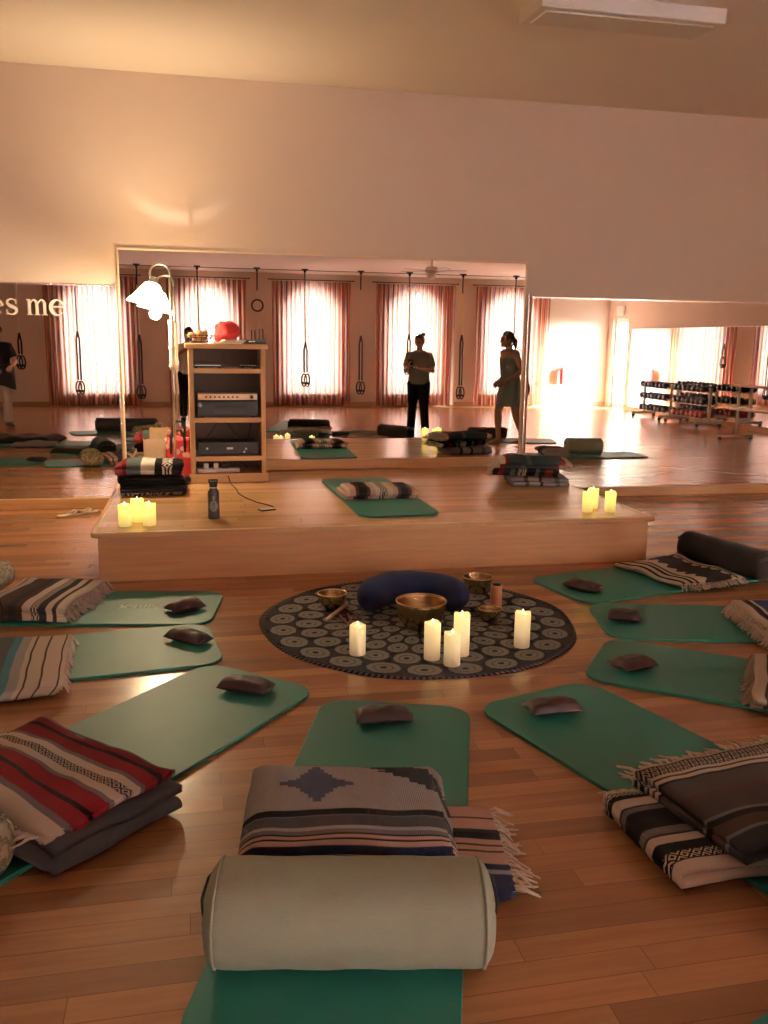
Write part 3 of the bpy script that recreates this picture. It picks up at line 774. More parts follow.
# ------------------------------------------------------------------ singing bowls, beaters
def brass():
    t = NT('hammered_brass'); co = t.coord(); n1 = t.noise(co, 46, 3); f = t.noise(co, 12, 4)
    sp = t.n('ShaderNodeSeparateXYZ', {0: co}); lines = t.noise(t.mapping(co, (14, 14, 220)), 1.0, 2)
    col = t.mix(f, (.42, .30, .155), (.60, .45, .25)); t.pbr(col, .27, 1.0, .5, t.bump(t.math('ADD', n1, t.math('MULTIPLY', lines, .3)), .25, .004)); return t.m
M['brass'] = brass()
def bowl(x, y, r, h, label):
    t = thing('singing_bowl', label, 'bowl', (x, y, .008))
    out = [(0, 0), (r*.52, .0), (r*.72, h*.14), (r*.90, h*.38), (r*.985, h*.68), (r, h*.90), (r*1.02, h)]
    inn = [(r*.985, h), (r*.965, h*.9), (r*.945, h*.68), (r*.86, h*.40), (r*.68, h*.17), (r*.46, h*.07), (0, h*.06)]
    MB().lathe(out+inn, n=48).build('bowl_body', M['brass'], t, smooth=True)
    MB().tube([(r*1.0025*math.cos(2*PI*k/40), r*1.0025*math.sin(2*PI*k/40), h-.004) for k in range(40)], .0045, 6, closed=True).build('rim_band', M['brass'], t, smooth=True)
    return t
bowl(1.10, 4.20, .128, .145, 'largest brass singing bowl, in front of the blue cushion')
bowl(.70, 4.60, .078, .088, 'small brass singing bowl left of the blue cushion')
bowl(1.59, 4.77, .086, .098, 'medium brass singing bowl behind, right of the blue cushion')
bowl(1.49, 4.25, .060, .068, 'smallest brass singing bowl beside the wooden cylinder')
t = thing('wooden_shaker', 'upright wooden cylinder with dark cap behind the smallest bowl', 'shaker', (1.575, 4.40, .009))
MB().lathe([(0, 0), (.030, 0), (.032, .006), (.032, .14), (.028, .148), (0, .148)], n=22).build('cylinder', wood('reddish_wood', (.42, .17, .08), .4, (12, 12, 1), .6), t, smooth=True)
MB().lathe([(.0, .147), (.024, .147), (.022, .158), (0, .16)], n=18).build('cap', M['dark'], t, smooth=True)
t = thing('bowl_striker', 'pale wooden striker lying left of the large bowl on the cloth', 'striker', (.65, 4.40, .016), .95)
MB().tube([(-.02, 0, 0), (.06, 0, .004), (.20, 0, .016)], [.008, .0095, .010], 10).build('handle', wood('pale_stick', (.62, .47, .32), .5, (1, 10, 10), .4), t, smooth=True)
MB().lathe([(0, -.016), (.012, -.014), (.013, .014), (0, .016)], (.21, 0, .018), 12, Matrix.Rotation(PI/2, 3, 'Y')).build('tip', plain('leather_wrap', (.45, .30, .26), .7), t, smooth=True)
tc = plain('pinkish_cord', (.30, .12, .11), .7)
for k, (pa, pb, pc) in enumerate((((.74, 4.58, .010), (.765, 4.46, .014), (.76, 4.28, .010)), ((.76, 4.60, .010), (.80, 4.46, .012), (.83, 4.36, .010)), ((.71, 4.56, .010), (.72, 4.42, .013), (.74, 4.29, .010)))):
    tag(MB().tube([pa, pb, pc], .0055, 8).build('incense_stick', tc, smooth=True), ['thin reddish stick beside the striker, middle one', 'thin reddish stick nearest the blue cushion', 'thin reddish stick nearest the striker'][k], 'stick', 'reddish sticks on the cloth')

# ------------------------------------------------------------------ crescent cushion
b = MB(); pts = []; rad = []
NS = 40
for k in range(NS+1):
    u = k/NS; a = PI*(1.06-1.10*u)
    pts.append((.245*math.cos(a), .24*math.sin(a)-.08, .0))
    e = min(u, 1-u); q = min(1, e/.20); s = math.sqrt(max(0, 1-(1-q)**2))
    rr = (.089-.014*abs(u-.35))*max(.03, s); rad.append((rr*1.04, rr))
b.tube(pts, rad, 22, ref=(0, 0, 1))
b.xf(lambda p: Vector((p.x, p.y, max(.0, p.z*1.02+.078)+.004*mnoise.noise(p*14))))
t = thing('crescent_cushion', 'dark blue crescent meditation cushion behind the large bowl', 'cushion', (1.14, 4.515, .009), -.10)
b.build('cushion_body', plain('navy_cotton', (.011, .016, .052), .85, spec=.2, var=.15, scale=60, bump=.25, sheen=.06), t, smooth=True)
MB().tube([(x*1.0, y, .158) for x, y, z in pts[8:33]], .0018, 6).build('seam', plain('navy_seam', (.012, .016, .05), .9), t)

# ------------------------------------------------------------------ mats
def foam():
    t = NT('green_foam'); co = t.coord(); n1 = t.noise(co, 9, 4); ch = t.noise(t.mapping(co, (260, 260, 260)), 1.0, 2)
    col = t.mix(n1, (.014, .165, .128), (.022, .205, .160)); sm = t.ramp(t.noise(t.mapping(co, (2.5, 5, 1)), 1.0, 4), [(.5, (0,0,0)), (.75, (1,1,1))])
    col = t.mix(t.math('MULTIPLY', sm, .25), col, (.05, .24, .19)); t.pbr(col, .47, 0, .5, t.bump(ch, .35, .002)); return t.m
M['foam'] = foam()
M['print'] = plain('pale_green_print', (.42, .60, .50), .6, var=.03)
def brand_mesh():
    cu = bpy.data.curves.new('lettering', 'FONT'); cu.body = 'AIREX'; cu.size = .085; cu.extrude = .0004; cu.align_x = 'CENTER'
    o = bpy.data.objects.new('lettering', cu); COL.objects.link(o)
    dg = bpy.context.evaluated_depsgraph_get(); me = bpy.data.meshes.new_from_object(o.evaluated_get(dg)); bpy.data.objects.remove(o)
    me.materials.clear(); me.materials.append(M['print']); return me
BRAND = brand_mesh()
def mat(x, y, ax, ay, label, z=0.0, L=1.85, brand=None, w=.6, square=False):
    """head end centred at x, y; (ax, ay) points along the mat away from the head"""
    rz = math.atan2(ax, -ay)
    t = thing('exercise_mat', label, 'mat', (x, y, z), rz, 'green exercise mats')
    r = .115; pts = []
    for cx, cy, a0 in ((w/2-r, -r, 0), (-w/2+r, -r, PI/2), (-w/2+r, -L+r, PI), (w/2-r, -L+r, 1.5*PI)):
        for k in range(9): a = a0+PI/2*k/8; pts.append((cx+r*math.cos(a), cy+r*math.sin(a)))
    MB().poly_prism(pts, .0, .015).build('foam_pad', M['foam'], t, bevel=.003)
    if brand:
        o = bpy.data.objects.new('lettering', BRAND); COL.objects.link(o); o.parent = t; o.location = (brand[0], -brand[1], .0155); o.rotation_euler = (0, 0, brand[2])
    return t
mat(.085, 4.70, -.985, .17, 'green mat on the left nearest the stage, lying partly in its shadow', brand=(-.02, .42, PI/2*3))
mat(.06, 4.135, -.99, -.13, 'green mat on the left, second from the stage', brand=(.06, .86, PI/2*3))
mat(.247, 3.657, -.655, -.756, 'green mat under the red striped blanket at left front')
mat(.76, 3.263, -.31, -.95, 'green mat under the sage bolster in the centre foreground')
mat(2.06, 4.72, .97, .24, 'green mat on the right nearest the stage, under the dark bolster')
mat(2.06, 4.15, .975, -.22, 'green mat on the right, second from the stage, under the blue blanket')
mat(1.80, 3.63, .80, -.60, 'green mat on the right, third from the stage')
mat(1.345, 3.27, .30, -.954, 'green mat under the dark fringed blanket at right front')
mat(1.345, 1.51, .25, -.97, 'green mat just entering the picture at the bottom right corner')
mat(1.315, 5.57, -.03, 1.0, 'green mat lying on the stage under a black and cream blanket', z=HS, L=1.62, w=.56)
mat(-1.80, 4.80, -1.0, -.04, 'green mat with dark pillow seen only in the left mirror, nearer its edge')
mat(-1.42, 3.05, -1.0, -.10, 'green mat under a dark heap of blankets seen in the left mirror')
mat(-.10, 1.15, -.97, .25, 'green mat under the long grey bolster seen in the mirror beside the lamp')
mat(3.98, 4.87, 1.0, .0, 'green mat under a pale bolster seen in the right mirror')
mat(3.48, 2.80, .97, .23, 'green mat near the bare feet of the woman in the dress')

# ------------------------------------------------------------------ eye pillows
ep = NT('brown_satin'); co = ep.coord(); ep.pbr(ep.mix(ep.noise(co, 18, 3), (.024, .008, .010), (.038, .013, .015)), .5, 0, .5, ep.bump(ep.noise(co, 34, 3), .5, .006))
M['satin'] = ep.m
def eye_pillow(x, y, rz, label, seed, z=.016, L=.22, W=.118):
    r = random.Random(seed); sx, sy = r.random()*9, r.random()*9
    t = thing('eye_pillow', label, 'eye pillow', (x, y, z), rz, 'brown eye pillows')
    b = MB()
    for sgn in (1, -1):
        def fn(u, v):
            a, c = u*2-1, v*2-1
            pin = 1-.10*(1-abs(a)**3)*abs(c)-.0
            h = (1-abs(a)**4)**.55*(1-abs(c)**3)**.6 if abs(a) < 1 and abs(c) < 1 else 0
            lump = 1+.30*mnoise.noise(Vector((a*1.7+sx, c*1.5+sy, 0)))
            X = a*L/2*(1-.04*(1-c*c)); Y = c*W/2*(1-.10*(1-abs(a))*1.0)
            Z = .024+(.034*h*lump if sgn > 0 else -.023*h)+.006*abs(a)**3*math.sin(c*3+sx)
            return (X, Y, Z)
        o0 = len(b.v); b.grid(26, 14, fn)
        if sgn < 0: b.f[-26*14:] = [tuple(reversed(f)) for f in b.f[-26*14:]]
    b.build('pouch', M['satin'], t, smooth=True)
    tb = MB().box((-L*.36, W*.52, .020), (.03, .028, .003)); tb.build('fabric_tag', M['dark'], t)
    MB().tube([(L/2-.004, -W*.46, .018), (L/2+.006, 0, .020), (L/2-.004, W*.46, .018)], .0035, 6).build('stitched_edge', M['satin'], t, smooth=True)
    return t
eye_pillow(-.09, 4.66, .55, 'brown eye pillow on the left mat nearest the stage', 1, L=.20)
eye_pillow(-.07, 4.15, -.72, 'brown eye pillow on the second left mat from the stage', 2, L=.22)
eye_pillow(.17, 3.49, -.48, 'brown eye pillow on the mat of the red striped blanket', 3)
eye_pillow(.67, 3.10, -.05, 'brown eye pillow on the centre mat beyond the grey blanket', 4)
eye_pillow(2.22, 4.70, -.95, 'brown eye pillow on the right mat nearest the stage', 5)
eye_pillow(2.19, 4.11, -.45, 'brown eye pillow on the second right mat from the stage', 6, L=.17)
eye_pillow(1.90, 3.45, .25, 'brown eye pillow on the third right mat from the stage', 7, L=.19, W=.13)
eye_pillow(1.35, 3.06, 0.02, 'brown eye pillow on the mat of the dark fringed blanket', 8)
eye_pillow(-1.85, 4.85, .3, 'dark eye pillow seen only in the left mirror', 9)

# ------------------------------------------------------------------ bolsters
def bolster(x, y, rz, L, rx, rz_, label, m, z=.016, handle=True, seam=True):
    t = thing('bolster', label, 'bolster', (x, y, z), rz)
    def sect(k, n, s):
        a = 2*PI*k/n; ca, sa = math.cos(a), math.sin(a); e = .86
        return (rx*s*math.copysign(abs(ca)**e, ca), rz_*s*math.copysign(abs(sa)**e, sa))
    b = MB(); n = 36; prof = []
    R = .055
    for k in range(7): a = PI/2*k/6; prof.append((-L/2+R*(1-math.cos(a))*.8, 1-(R/rz_)*(1-math.sin(a))))
    for k in range(1, 12): prof.append((-L/2+R*.8+(L-1.6*R)*k/12, 1+.012*math.sin(k*1.7)))
    for k in range(7): a = PI/2*(1-k/6); prof.append((L/2-R*(1-math.cos(a))*.8, 1-(R/rz_)*(1-math.sin(a))))
    for X, s in prof:
        for k in range(n):
            yy, zz = sect(k, n, s); zz += rz_
            if zz < .012: zz = .012*(.3+.7*zz/.012) if zz > 0 else 0
            b.v.append((X, yy, max(zz, 0)))
    m_ = len(prof)
    for i in range(m_-1):
        for k in range(n): b.face((i*n+k, i*n+(k+1) % n, (i+1)*n+(k+1) % n, (i+1)*n+k))
    for e, X in ((0, -L/2-.006), ((m_-1)*n, L/2+.006)):
        c = len(b.v); b.v.append((X, 0, rz_))
        for k in range(n):
            q = (e+k, e+(k+1) % n, c); b.face(q if e else tuple(reversed(q)))
    b.build('cover', m, t, smooth=True)
    if seam:
        for sg in (-1, 1):
            X = sg*(L/2-.028)
            MB().tube([(X, sect(k, 36, .985)[0], max(.003, rz_+sect(k, 36, .985)[1])) for k in range(36)], .0042, 6, closed=True).build('piping', m, t, smooth=True)
    if handle:
        for sg in (-1, 1):
            X = sg*(L/2+.001)
            MB().tube([(X-sg*.004, -.075, rz_+.045), (X+sg*.005, -.04, rz_+.055), (X+sg*.005, .04, rz_+.055), (X-sg*.004, .075, rz_+.045)], [(.003, .010)]*4, 8, ref=(1, 0, 0)).build('handle', M['dark'], t, smooth=True)
    return t
def cloth(name, c, var=.08, pat=None):
    t = NT(name); co = t.coord(); n1 = t.noise(co, 7, 4); wv = t.noise(t.mapping(co, (300, 40, 300)), 1.0, 2); wv2 = t.noise(t.mapping(co, (40, 300, 300)), 1.0, 2)
    col = t.mix(n1, tuple(x*(1-var) for x in c), tuple(min(1, x*(1+var)) for x in c))
    w = t.math('ADD', wv, wv2); col = t.mix(t.math('MULTIPLY', w, .22), col, t.mix(1.0, col, (.6, .6, .6), 'MULTIPLY'))
    if pat:
        vo = t.noise(t.mapping(co, (1, 1.6, 1.6)), 17.0, 3, .6)
        col = t.mix(t.ramp(vo, [(.44, (0,0,0)), (.49, (1,1,1)), (.55, (1,1,1)), (.60, (0,0,0))]), col, pat)
    t.pbr(col, .82, 0, .25, t.bump(w, .35, .003), sheen=.08); return t.m
M['sage'] = cloth('sage_cotton', (.34, .365, .275))
M['char'] = cloth('charcoal_cotton', (.018, .0145, .014))
M['umber'] = cloth('umber_cotton', (.055, .036, .028))
M['leafy'] = cloth('tan_leaf_print', (.42, .34, .22), pat=(.17, .15, .09))
M['grey'] = cloth('grey_wool', (.062, .062, .070))
bolster(.325, 1.835, -.185, .672, .130, .110, 'pale sage bolster across the centre mat in the foreground', M['sage'])
bolster(3.37, 5.03, math.atan2(-.97, .24), .70, .10, .093, 'dark charcoal bolster on the right mat nearest the stage', M['char'])
bolster(1.735, 1.76, .30, .66, .125, .105, 'dark bolster partly cut off at the lower right edge', M['char'])
bolster(-1.20, 5.17, 1.35, .30, .12, .085, 'leaf patterned cushion cut off at the left edge near the stage', M['leafy'], handle=False)
bolster(-.72, 2.42, -.83, .45, .095, .095, 'tan leaf patterned bolster cut off at the left edge in front', M['leafy'], handle=False)
bolster(-1.08, 1.42, .16, .95, .11, .105, 'long grey bolster seen in the mirror beside the floor lamp', M['grey'])
bolster(-1.15, 4.30, 1.3, .55, .11, .10, 'dark bolster on the second left mat, seen in the left mirror', M['char'])
bolster(2.93, 2.72, .95, .62, .11, .10, 'umber bolster on the third right mat, seen in the central mirror', M['umber'])
bolster(4.35, 2.82, .10, .60, .11, .085, 'brown bolster at the feet of the woman in the dress', M['umber'])
bolster(5.00, 4.86, .20, .50, .12, .11, 'pale sage bolster on a mat seen in the right mirror', M['sage'])

# ------------------------------------------------------------------ folded blankets
K = (.010, .009, .010); CR = (.58, .49, .40); GR = (.16, .148, .145); DK = (.038, .034, .037); RD = (.175, .012, .016); PK = (.52, .33, .27); NV = (.018, .021, .05); BR = (.075, .042, .032); LG = (.36, .345, .34)
def bands(*seq):
    """(width, colour) pairs, scaled to 0..1, hard edges"""
    tot = sum(w for w, c in seq); p = 0; out = []
    for w, c in seq:
        out.append((min(.999, p/tot+.0015), c)); p += w; out.append((max(0, p/tot-.0015), c))
    out[0] = (0, out[0][1])
    return out[:32]
def jag(t, a, step):                                     # stair-stepped edge
    return t.math('MULTIPLY', t.math('FLOOR', t.math('DIVIDE', a, step)), step)
BL = {}
BL['red'] = stripes('red_serape', bands((3, CR), (1.2, GR), (2.6, RD), (.8, K), (2.6, RD), (.8, GR), (1.6, CR), (1.5, DK), (1.6, CR), (.8, GR), (2.4, RD), (.9, K), (2.0, RD), (.6, GR)), zig=[(.565, .635, (.45, .38, .32), K, .035)])
BL['walnut'] = stripes('walnut_serape', bands((1.2, PK), (.5, BR), (1.6, LG), (.5, BR), (2.2, BR), (1.4, DK), (1.2, BR), (1.6, CR), (.6, DK), (.7, CR), (1.6, DK), (1.2, CR), (.8, BR), (1.5, CR)), zig=[(.62, .70, CR, DK, .03)])
BL['teal'] = stripes('teal_serape', bands((3.4, GR), (.4, DK), (2.6, (.13, .14, .145)), (1.0, (.10, .26, .32)), (1.2, LG), (.6, CR), (.25, BR), (1.5, CR), (.25, BR), (1.7, CR), (.2, BR), (.5, CR)))
def star(t, u, v, col):
    sx = t.math('ABSOLUTE', t.math('SUBTRACT', u, STAR[0])); sy = t.math('ABSOLUTE', t.math('SUBTRACT', v, STAR[1]))
    qx = jag(t, sx, .012); qy = jag(t, sy, .022)
    d1 = t.math('ADD', t.math('DIVIDE', qx, .065), t.math('DIVIDE', qy, .20))
    arm = t.math('ADD', t.math('DIVIDE', qx, .105), t.math('DIVIDE', qy, .075))
    m = t.math('LESS_THAN', t.math('MINIMUM', d1, arm), 1.0)
    col = t.mix(m, col, (.075, .085, .125))
    # jagged dark wedge sweeping down to the right
    e = t.math('ADD', t.math('MULTIPLY', jag(t, t.math('SUBTRACT', u, STAR[0]+.10), .022), -1.75), 1.02)
    tooth = t.math('MULTIPLY', t.math('ABSOLUTE', t.math('SUBTRACT', t.math('FRACT', t.math('DIVIDE', v, .07)), .5)), .10)
    e = t.math('ADD', e, tooth)
    above = t.math('GREATER_THAN', v, e); below2 = t.math('LESS_THAN', v, t.math('ADD', e, .24)); right = t.math('GREATER_THAN', u, STAR[0]+.10)
    m2 = t.math('MULTIPLY', t.math('MULTIPLY', above, below2), right); hi = t.math('GREATER_THAN', v, .46); m2 = t.math('MULTIPLY', m2, hi)
    return t.mix(m2, col, (.03, .028, .03))
STAR = (.195, .70)
BL['star'] = stripes('grey_star_blanket', bands((.5, NV), (.5, PK), (.2, K), (.4, PK), (.2, K), (.6, GR), (.5, LG), (1.6, (.085, .08, .084)), (.2, GR), (1.0, K), (9.0, LG)), extra=star)
BL['peach'] = stripes('peach_serape', bands((2.0, NV), (.6, LG), (.8, NV), (1.6, PK), (.25, BR), (.6, PK), (.25, BR), (.7, PK), (.9, K), (.5, DK), (1.5, PK), (.25, BR), (1.6, PK)))
BL['dark'] = stripes('dark_brown_serape', bands((2, DK), (.4, GR), (1.6, BR), (.8, K), (.4, GR), (2.6, (.06, .045, .042)), (.5, BR), (2.6, (.07, .052, .048)), (.35, K), (.5, CR), (.3, BR), (.5, CR), (2.0, BR), (.3, CR)), zig=[(.84, .965, (.42, .33, .28), K, .032)])
BL['block'] = stripes('black_cream_serape', bands((1.2, CR), (.4, DK), (.9, CR), (1.6, K), (1.1, CR), (.3, DK), (1.0, GR), (2.8, K), (.7, GR), (.3, DK), (1.4, CR), (.9, K), (1.2, CR)), zig=[(.10, .19, CR, K, .035), (.90, .96, CR, K, .04)])
def chevron(t, u, v, col):
    tri = t.math('ABSOLUTE', t.math('SUBTRACT', t.math('FRACT', t.math('DIVIDE', u, .085)), .5)); e = t.math('ADD', .12, t.math('MULTIPLY', jag(t, tri, .1), .22))
    m = t.math('MULTIPLY', t.math('GREATER_THAN', v, e), t.math('LESS_THAN', v, t.math('ADD', e, .42)))
    return t.mix(m, col, (.022, .017, .016))
BL['cream'] = stripes('cream_zigzag_blanket', bands((1, CR), (.4, K), (.8, CR), (.4, BR), (6, CR), (.5, BR), (.5, CR), (.6, K), (.8, CR), (.5, K), (.4, CR)), extra=chevron)
BL['blue'] = stripes('blue_serape', bands((2.0, (.03, .05, .16)), (.5, CR), (1.0, RD), (.4, CR), (1.2, NV), (2.4, (.035, .07, .22)), (.4, CR), (.5, NV), (.3, BR), (.7, CR)))
BL['tan'] = stripes('tan_serape', bands((2, BR), (.6, GR), (2.0, (.33, .25, .19)), (.4, DK), (2.4, (.38, .29, .22)), (.4, BR), (1.0, CR)))
BL['stage'] = stripes('stage_serape', bands((.8, CR), (.5, PK), (.6, BR), (1.3, K), (.6, BR), (.9, PK), (1.0, CR), (1.3, CR), (1.0, CR), (.9, PK), (.6, BR), (1.4, K), (.6, BR), (1.0, PK), (.6, CR)), zig=[(.44, .545, CR, K, .045)])
BL['rust'] = stripes('black_red_serape', bands((1.0, K), (1.3, (.20, .03, .03)), (1.0, K), (.6, GR), (1.6, K), (1.4, (.55, .5, .46)), (.5, K), (.8, (.10, .15, .13)), (1.2, K), (.8, RD), (1.0, K)), zig=[(.52, .60, (.72, .66, .6), K, .05)])
BL['topstage'] = stripes('black_white_green_serape', bands((1.6, K), (.4, CR), (1.6, K), (.5, (.7, .66, .6)), (1.3, (.74, .70, .64)), (1.9, (.10, .135, .125)), (.5, RD), (1.0, (.26, .05, .05))), zig=[(.14, .30, (.74, .68, .62), K, .045)])
BL['ocean'] = stripes('dark_teal_serape', bands((1.0, CR), (.5, RD), (1.4, (.035, .055, .07)), (2.6, (.03, .05, .065)), (.6, (.08, .13, .15)), (2.4, (.03, .045, .055)), (.5, RD), (.8, CR)))
BL['mauve'] = stripes('grey_mauve_blanket', bands((1.2, LG), (.6, GR), (1.6, (.30, .27, .29)), (.4, NV), (1.4, LG), (.5, BR), (1.6, (.28, .25, .26))))

FR = plain('cream_fringe', (.60, .50, .42), .9, bump=0, var=.1)
FRB = plain('brown_fringe', (.40, .30, .26), .9, bump=0, var=.15)
def blanket(name, label, x, y, rz, b_, a_, n, h, m, z=.016, fringe=(), fm=None, seed=0, jit=.035, slump=.25, wob=.013, group=None, wave=0.0, ends=None, tl=.055, parent=None, droop=.05):
    """cloth folded to and fro n times along its local x (width b_), a_ deep along y, total height h"""
    t = thing(name, label, 'blanket', (x, y, z), rz, group)
    r = random.Random(seed); sp = h/n; b = MB()
    path = []; info = []
    sgn = 1
    lay = [(b_/2*(1-r.random()*jit*2), b_/2*(1-r.random()*jit*2), (r.random()-.5)*jit*1.2, 1-r.random()*jit) for k in range(n)]
    for k in range(n):
        z0 = (k+.5)*sp; hl, hr, dy, sa = lay[k]
        xs = [-hl+(hl+hr)*i/22 for i in range(23)]
        if sgn < 0: xs.reverse()
        for i, X in enumerate(xs): path.append((X, z0)); info.append((k, dy, sa))
        if k < n-1:
            xe = xs[-1]; nh = lay[k+1][1] if sgn > 0 else -lay[k+1][0]
            for i in range(1, 6):
                a = PI*i/6; bulge = math.sin(a)*sp*.62
                path.append((xe+(nh-xe)*i/6+sgn*bulge, z0+sp*(1-math.cos(a))/2)); info.append((k+i/6, dy+(lay[k+1][2]-dy)*i/6, sa+(lay[k+1][3]-sa)*i/6))
        sgn = -sgn
    L = [0]
    for i in range(1, len(path)): L.append(L[-1]+math.hypot(path[i][0]-path[i-1][0], path[i][1]-path[i-1][1]))
    ox = r.random()*20
    NV_ = 24
    def shape(X, Y, Z, k):
        ex = min(1, max(0, (abs(X)/(b_/2)-.72)/.28)); ey = min(1, max(0, (abs(Y)/(a_/2)-.70)/.30))
        f = 1-slump*max(ex*ex, ey*ey)*(Z/h)
        q = Vector((X*3.2+ox, Y*3.2, Z*2)); w_ = mnoise.noise(q)
        w2 = mnoise.noise(Vector((X*9+ox, Y*9, k*.7)))
        Z2 = Z*f+(w_*wob+w2*wob*.55)*(Z/h)**.7+wave*math.sin(X*17+Y*6+ox)*(Z/h)
        return Vector((X+mnoise.noise(Vector((Y*6, k*1.3, ox)))*.014, Y+mnoise.noise(Vector((X*5, k*1.7, ox+5)))*.018, max(Z2, .004)))
    for i, (X, Z) in enumerate(path):
        k, dy, sa = info[i]
        for j in range(NV_+1):
            v = j/NV_; Y = (v-.5)*a_*sa+dy
            b.v.append(tuple(shape(X, Y, Z, k))); b.uv[len(b.v)-1] = (X+b_/2, v)
    for i in range(len(path)-1):
        for j in range(NV_):
            a = i*(NV_+1)+j; b.face((a, a+NV_+1, a+NV_+2, a+1))
    b.build('woven_cloth', m, t, smooth=True, mods=[('SOLIDIFY', dict(thickness=sp*.80, offset=0)), ])
    if fringe:
        f = MB()
        for side in fringe:
            for k in range(n):
                if ends is not None and k not in ends: continue
                hl, hr, dy, sa = lay[k]; Z = (k+.5)*sp
                if side in ('y+', 'y-'):
                    s = 1 if side == 'y+' else -1; cnt = int(b_/.017); base = [(-hl+(hl+hr)*(i+.5)/cnt, s*a_*sa/2+dy, 0, s) for i in range(cnt)]
                else:
                    s = 1 if side == 'x+' else -1; cnt = int(a_/.017); base = [(s*(hr if s > 0 else hl), (-.5+(i+.5)/cnt)*a_*sa+dy, s, 0) for i in range(cnt)]
                for X, Y, dx, dyy in base:
                    p0 = shape(X, Y, Z, k); ln = tl*(.7+.6*r.random()); an = (r.random()-.5)*1.1
                    d = Vector((dx*math.cos(an)-dyy*math.sin(an), dx*math.sin(an)+dyy*math.cos(an), 0)); kink = (r.random()-.5)*.5; d2 = Matrix.Rotation(kink, 3, 'Z') @ d
                    p0 = p0-d*.006; zf = max(.006, p0.z-droop*(1+.6*r.random()))
                    p1 = p0+d*ln*.4+Vector((0, 0, .004)); p2 = p0+(d+d2)*ln*.36; p2.z = (p0.z+zf)/2; p3 = p0+(d*.45+d2*.55)*ln; p3.z = max(.005, zf)
                    f.tube([p0, p1, p2, p3], [.0042, .0044, .0036, .0022], 5)
        f.build('fringe', fm or FR, t, smooth=True)
    return t

# centre mat
blanket('folded_blanket', 'peach and navy striped blanket beneath the grey star blanket, white fringe at right', .45, 2.21, -.16, .71, .40, 2, .055, BL['peach'], fringe=('x+',), fm=FR, seed=3, tl=.085, jit=.03)
blanket('folded_blanket', 'grey blanket with a blue star motif behind the sage bolster', (.395), 2.25, -.16, .58, .50, 5, .105, BL['star'], z=.066, seed=11, jit=.06)
# red blanket over a grey one, left front
blanket('folded_blanket', 'plain dark grey blanket beneath the red striped blanket', -.47, 2.66, -.83, .66, .46, 3, .085, M['grey'], seed=5)
blanket('folded_blanket', 'red, black and cream striped blanket on a grey one at left front', -.51, 2.71, -.83, .70, .46, 2, .045, BL['red'], z=.095, fringe=('y-',), seed=21, ends=[1], slump=.9, wob=.026, tl=.07)
# left mats
blanket('folded_blanket', 'brown and cream striped blanket with fringe on the left mat nearest the stage', -.83, 4.88, math.atan2(-.97, -.24), .58, .46, 3, .085, BL['walnut'], fringe=('y+',), fm=FRB, seed=7)
blanket('folded_blanket', 'grey and cream blanket with a teal band on the second left mat', -.84, 3.86, -1.494, .66, .47, 2, .06, BL['teal'], fringe=('y+',), seed=8, tl=.03)
# right mats
blanket('folded_blanket', 'cream blanket with black zigzag beside the dark bolster at right', 2.99, 4.93, 1.813, .60, .52, 2, .05, BL['cream'], fringe=('x-',), seed=9, wave=.012)
blanket('folded_blanket', 'blue and cream blanket with red motif at the right edge', 2.98, 3.80, 1.35, .60, .46, 3, .09, BL['blue'], fringe=('y+',), seed=10, tl=.04)
blanket('folded_blanket', 'tan fringed blanket cut off at the right edge, third right mat', 2.49, 3.05, .927, .56, .42, 3, .075, BL['tan'], fringe=('y+',), fm=FRB, seed=12, tl=.04)
blanket('folded_blanket', 'black and cream patterned blanket beneath the dark one at right front', 1.52, 2.13, .06, .60, .42, 3, .065, BL['block'], fringe=('y+',), seed=13, tl=.05, ends=[2], droop=.012)
blanket('folded_blanket', 'dark brown fringed blanket on top at right front', 1.685, 2.17, .20, .66, .48, 2, .055, BL['dark'], z=.083, fringe=('y+',), fm=FR, seed=14, tl=.075, wob=.020, droop=.008, wave=.005)
# on the stage
blanket('folded_blanket', 'black and cream striped blanket rolled on the stage mat', 1.30, 6.30, PI/2, .30, .54, 3, .085, BL['stage'], z=HS+.016, seed=15, slump=.5)
GP = 'blankets piled on the left of the stage'
blanket('folded_blanket', 'dark fringed blanket at the bottom of the left stage pile', -.345, 6.78, .03, .45, .34, 2, .06, BL['dark'], z=HS+.001, fringe=('y-',), seed=31, ends=[0], group=GP)
blanket('folded_blanket', 'black and dark red blanket in the middle of the left stage pile', -.35, 6.79, .05, .45, .34, 3, .085, BL['rust'], z=HS+.065, seed=32, group=GP)
blanket('folded_blanket', 'black, white and green zigzag blanket on top of the left stage pile', -.345, 6.79, PI/2, .35, .48, 2, .095, BL['topstage'], z=HS+.153, seed=33, group=GP, slump=.75, wob=.018)
GP = 'blankets piled on the right of the stage'
blanket('folded_blanket', 'pale grey mauve blanket at the bottom of the right stage pile', 2.76, 6.80, PI/2-.14, .34, .48, 2, .08, BL['mauve'], z=HS+.001, seed=34, group=GP)
blanket('folded_blanket', 'cream fringed blanket in the middle of the right stage pile', 2.66, 6.81, PI/2-.34, .32, .54, 2, .065, BL['rust'], z=HS+.084, fringe=('y+',), seed=35, group=GP)
blanket('folded_blanket', 'dark teal blanket on top of the right stage pile', 2.69, 6.79, PI/2-.27, .33, .60, 2, .075, BL['ocean'], z=HS+.151, fringe=('y+',), seed=36, group=GP, slump=.75, wob=.016)
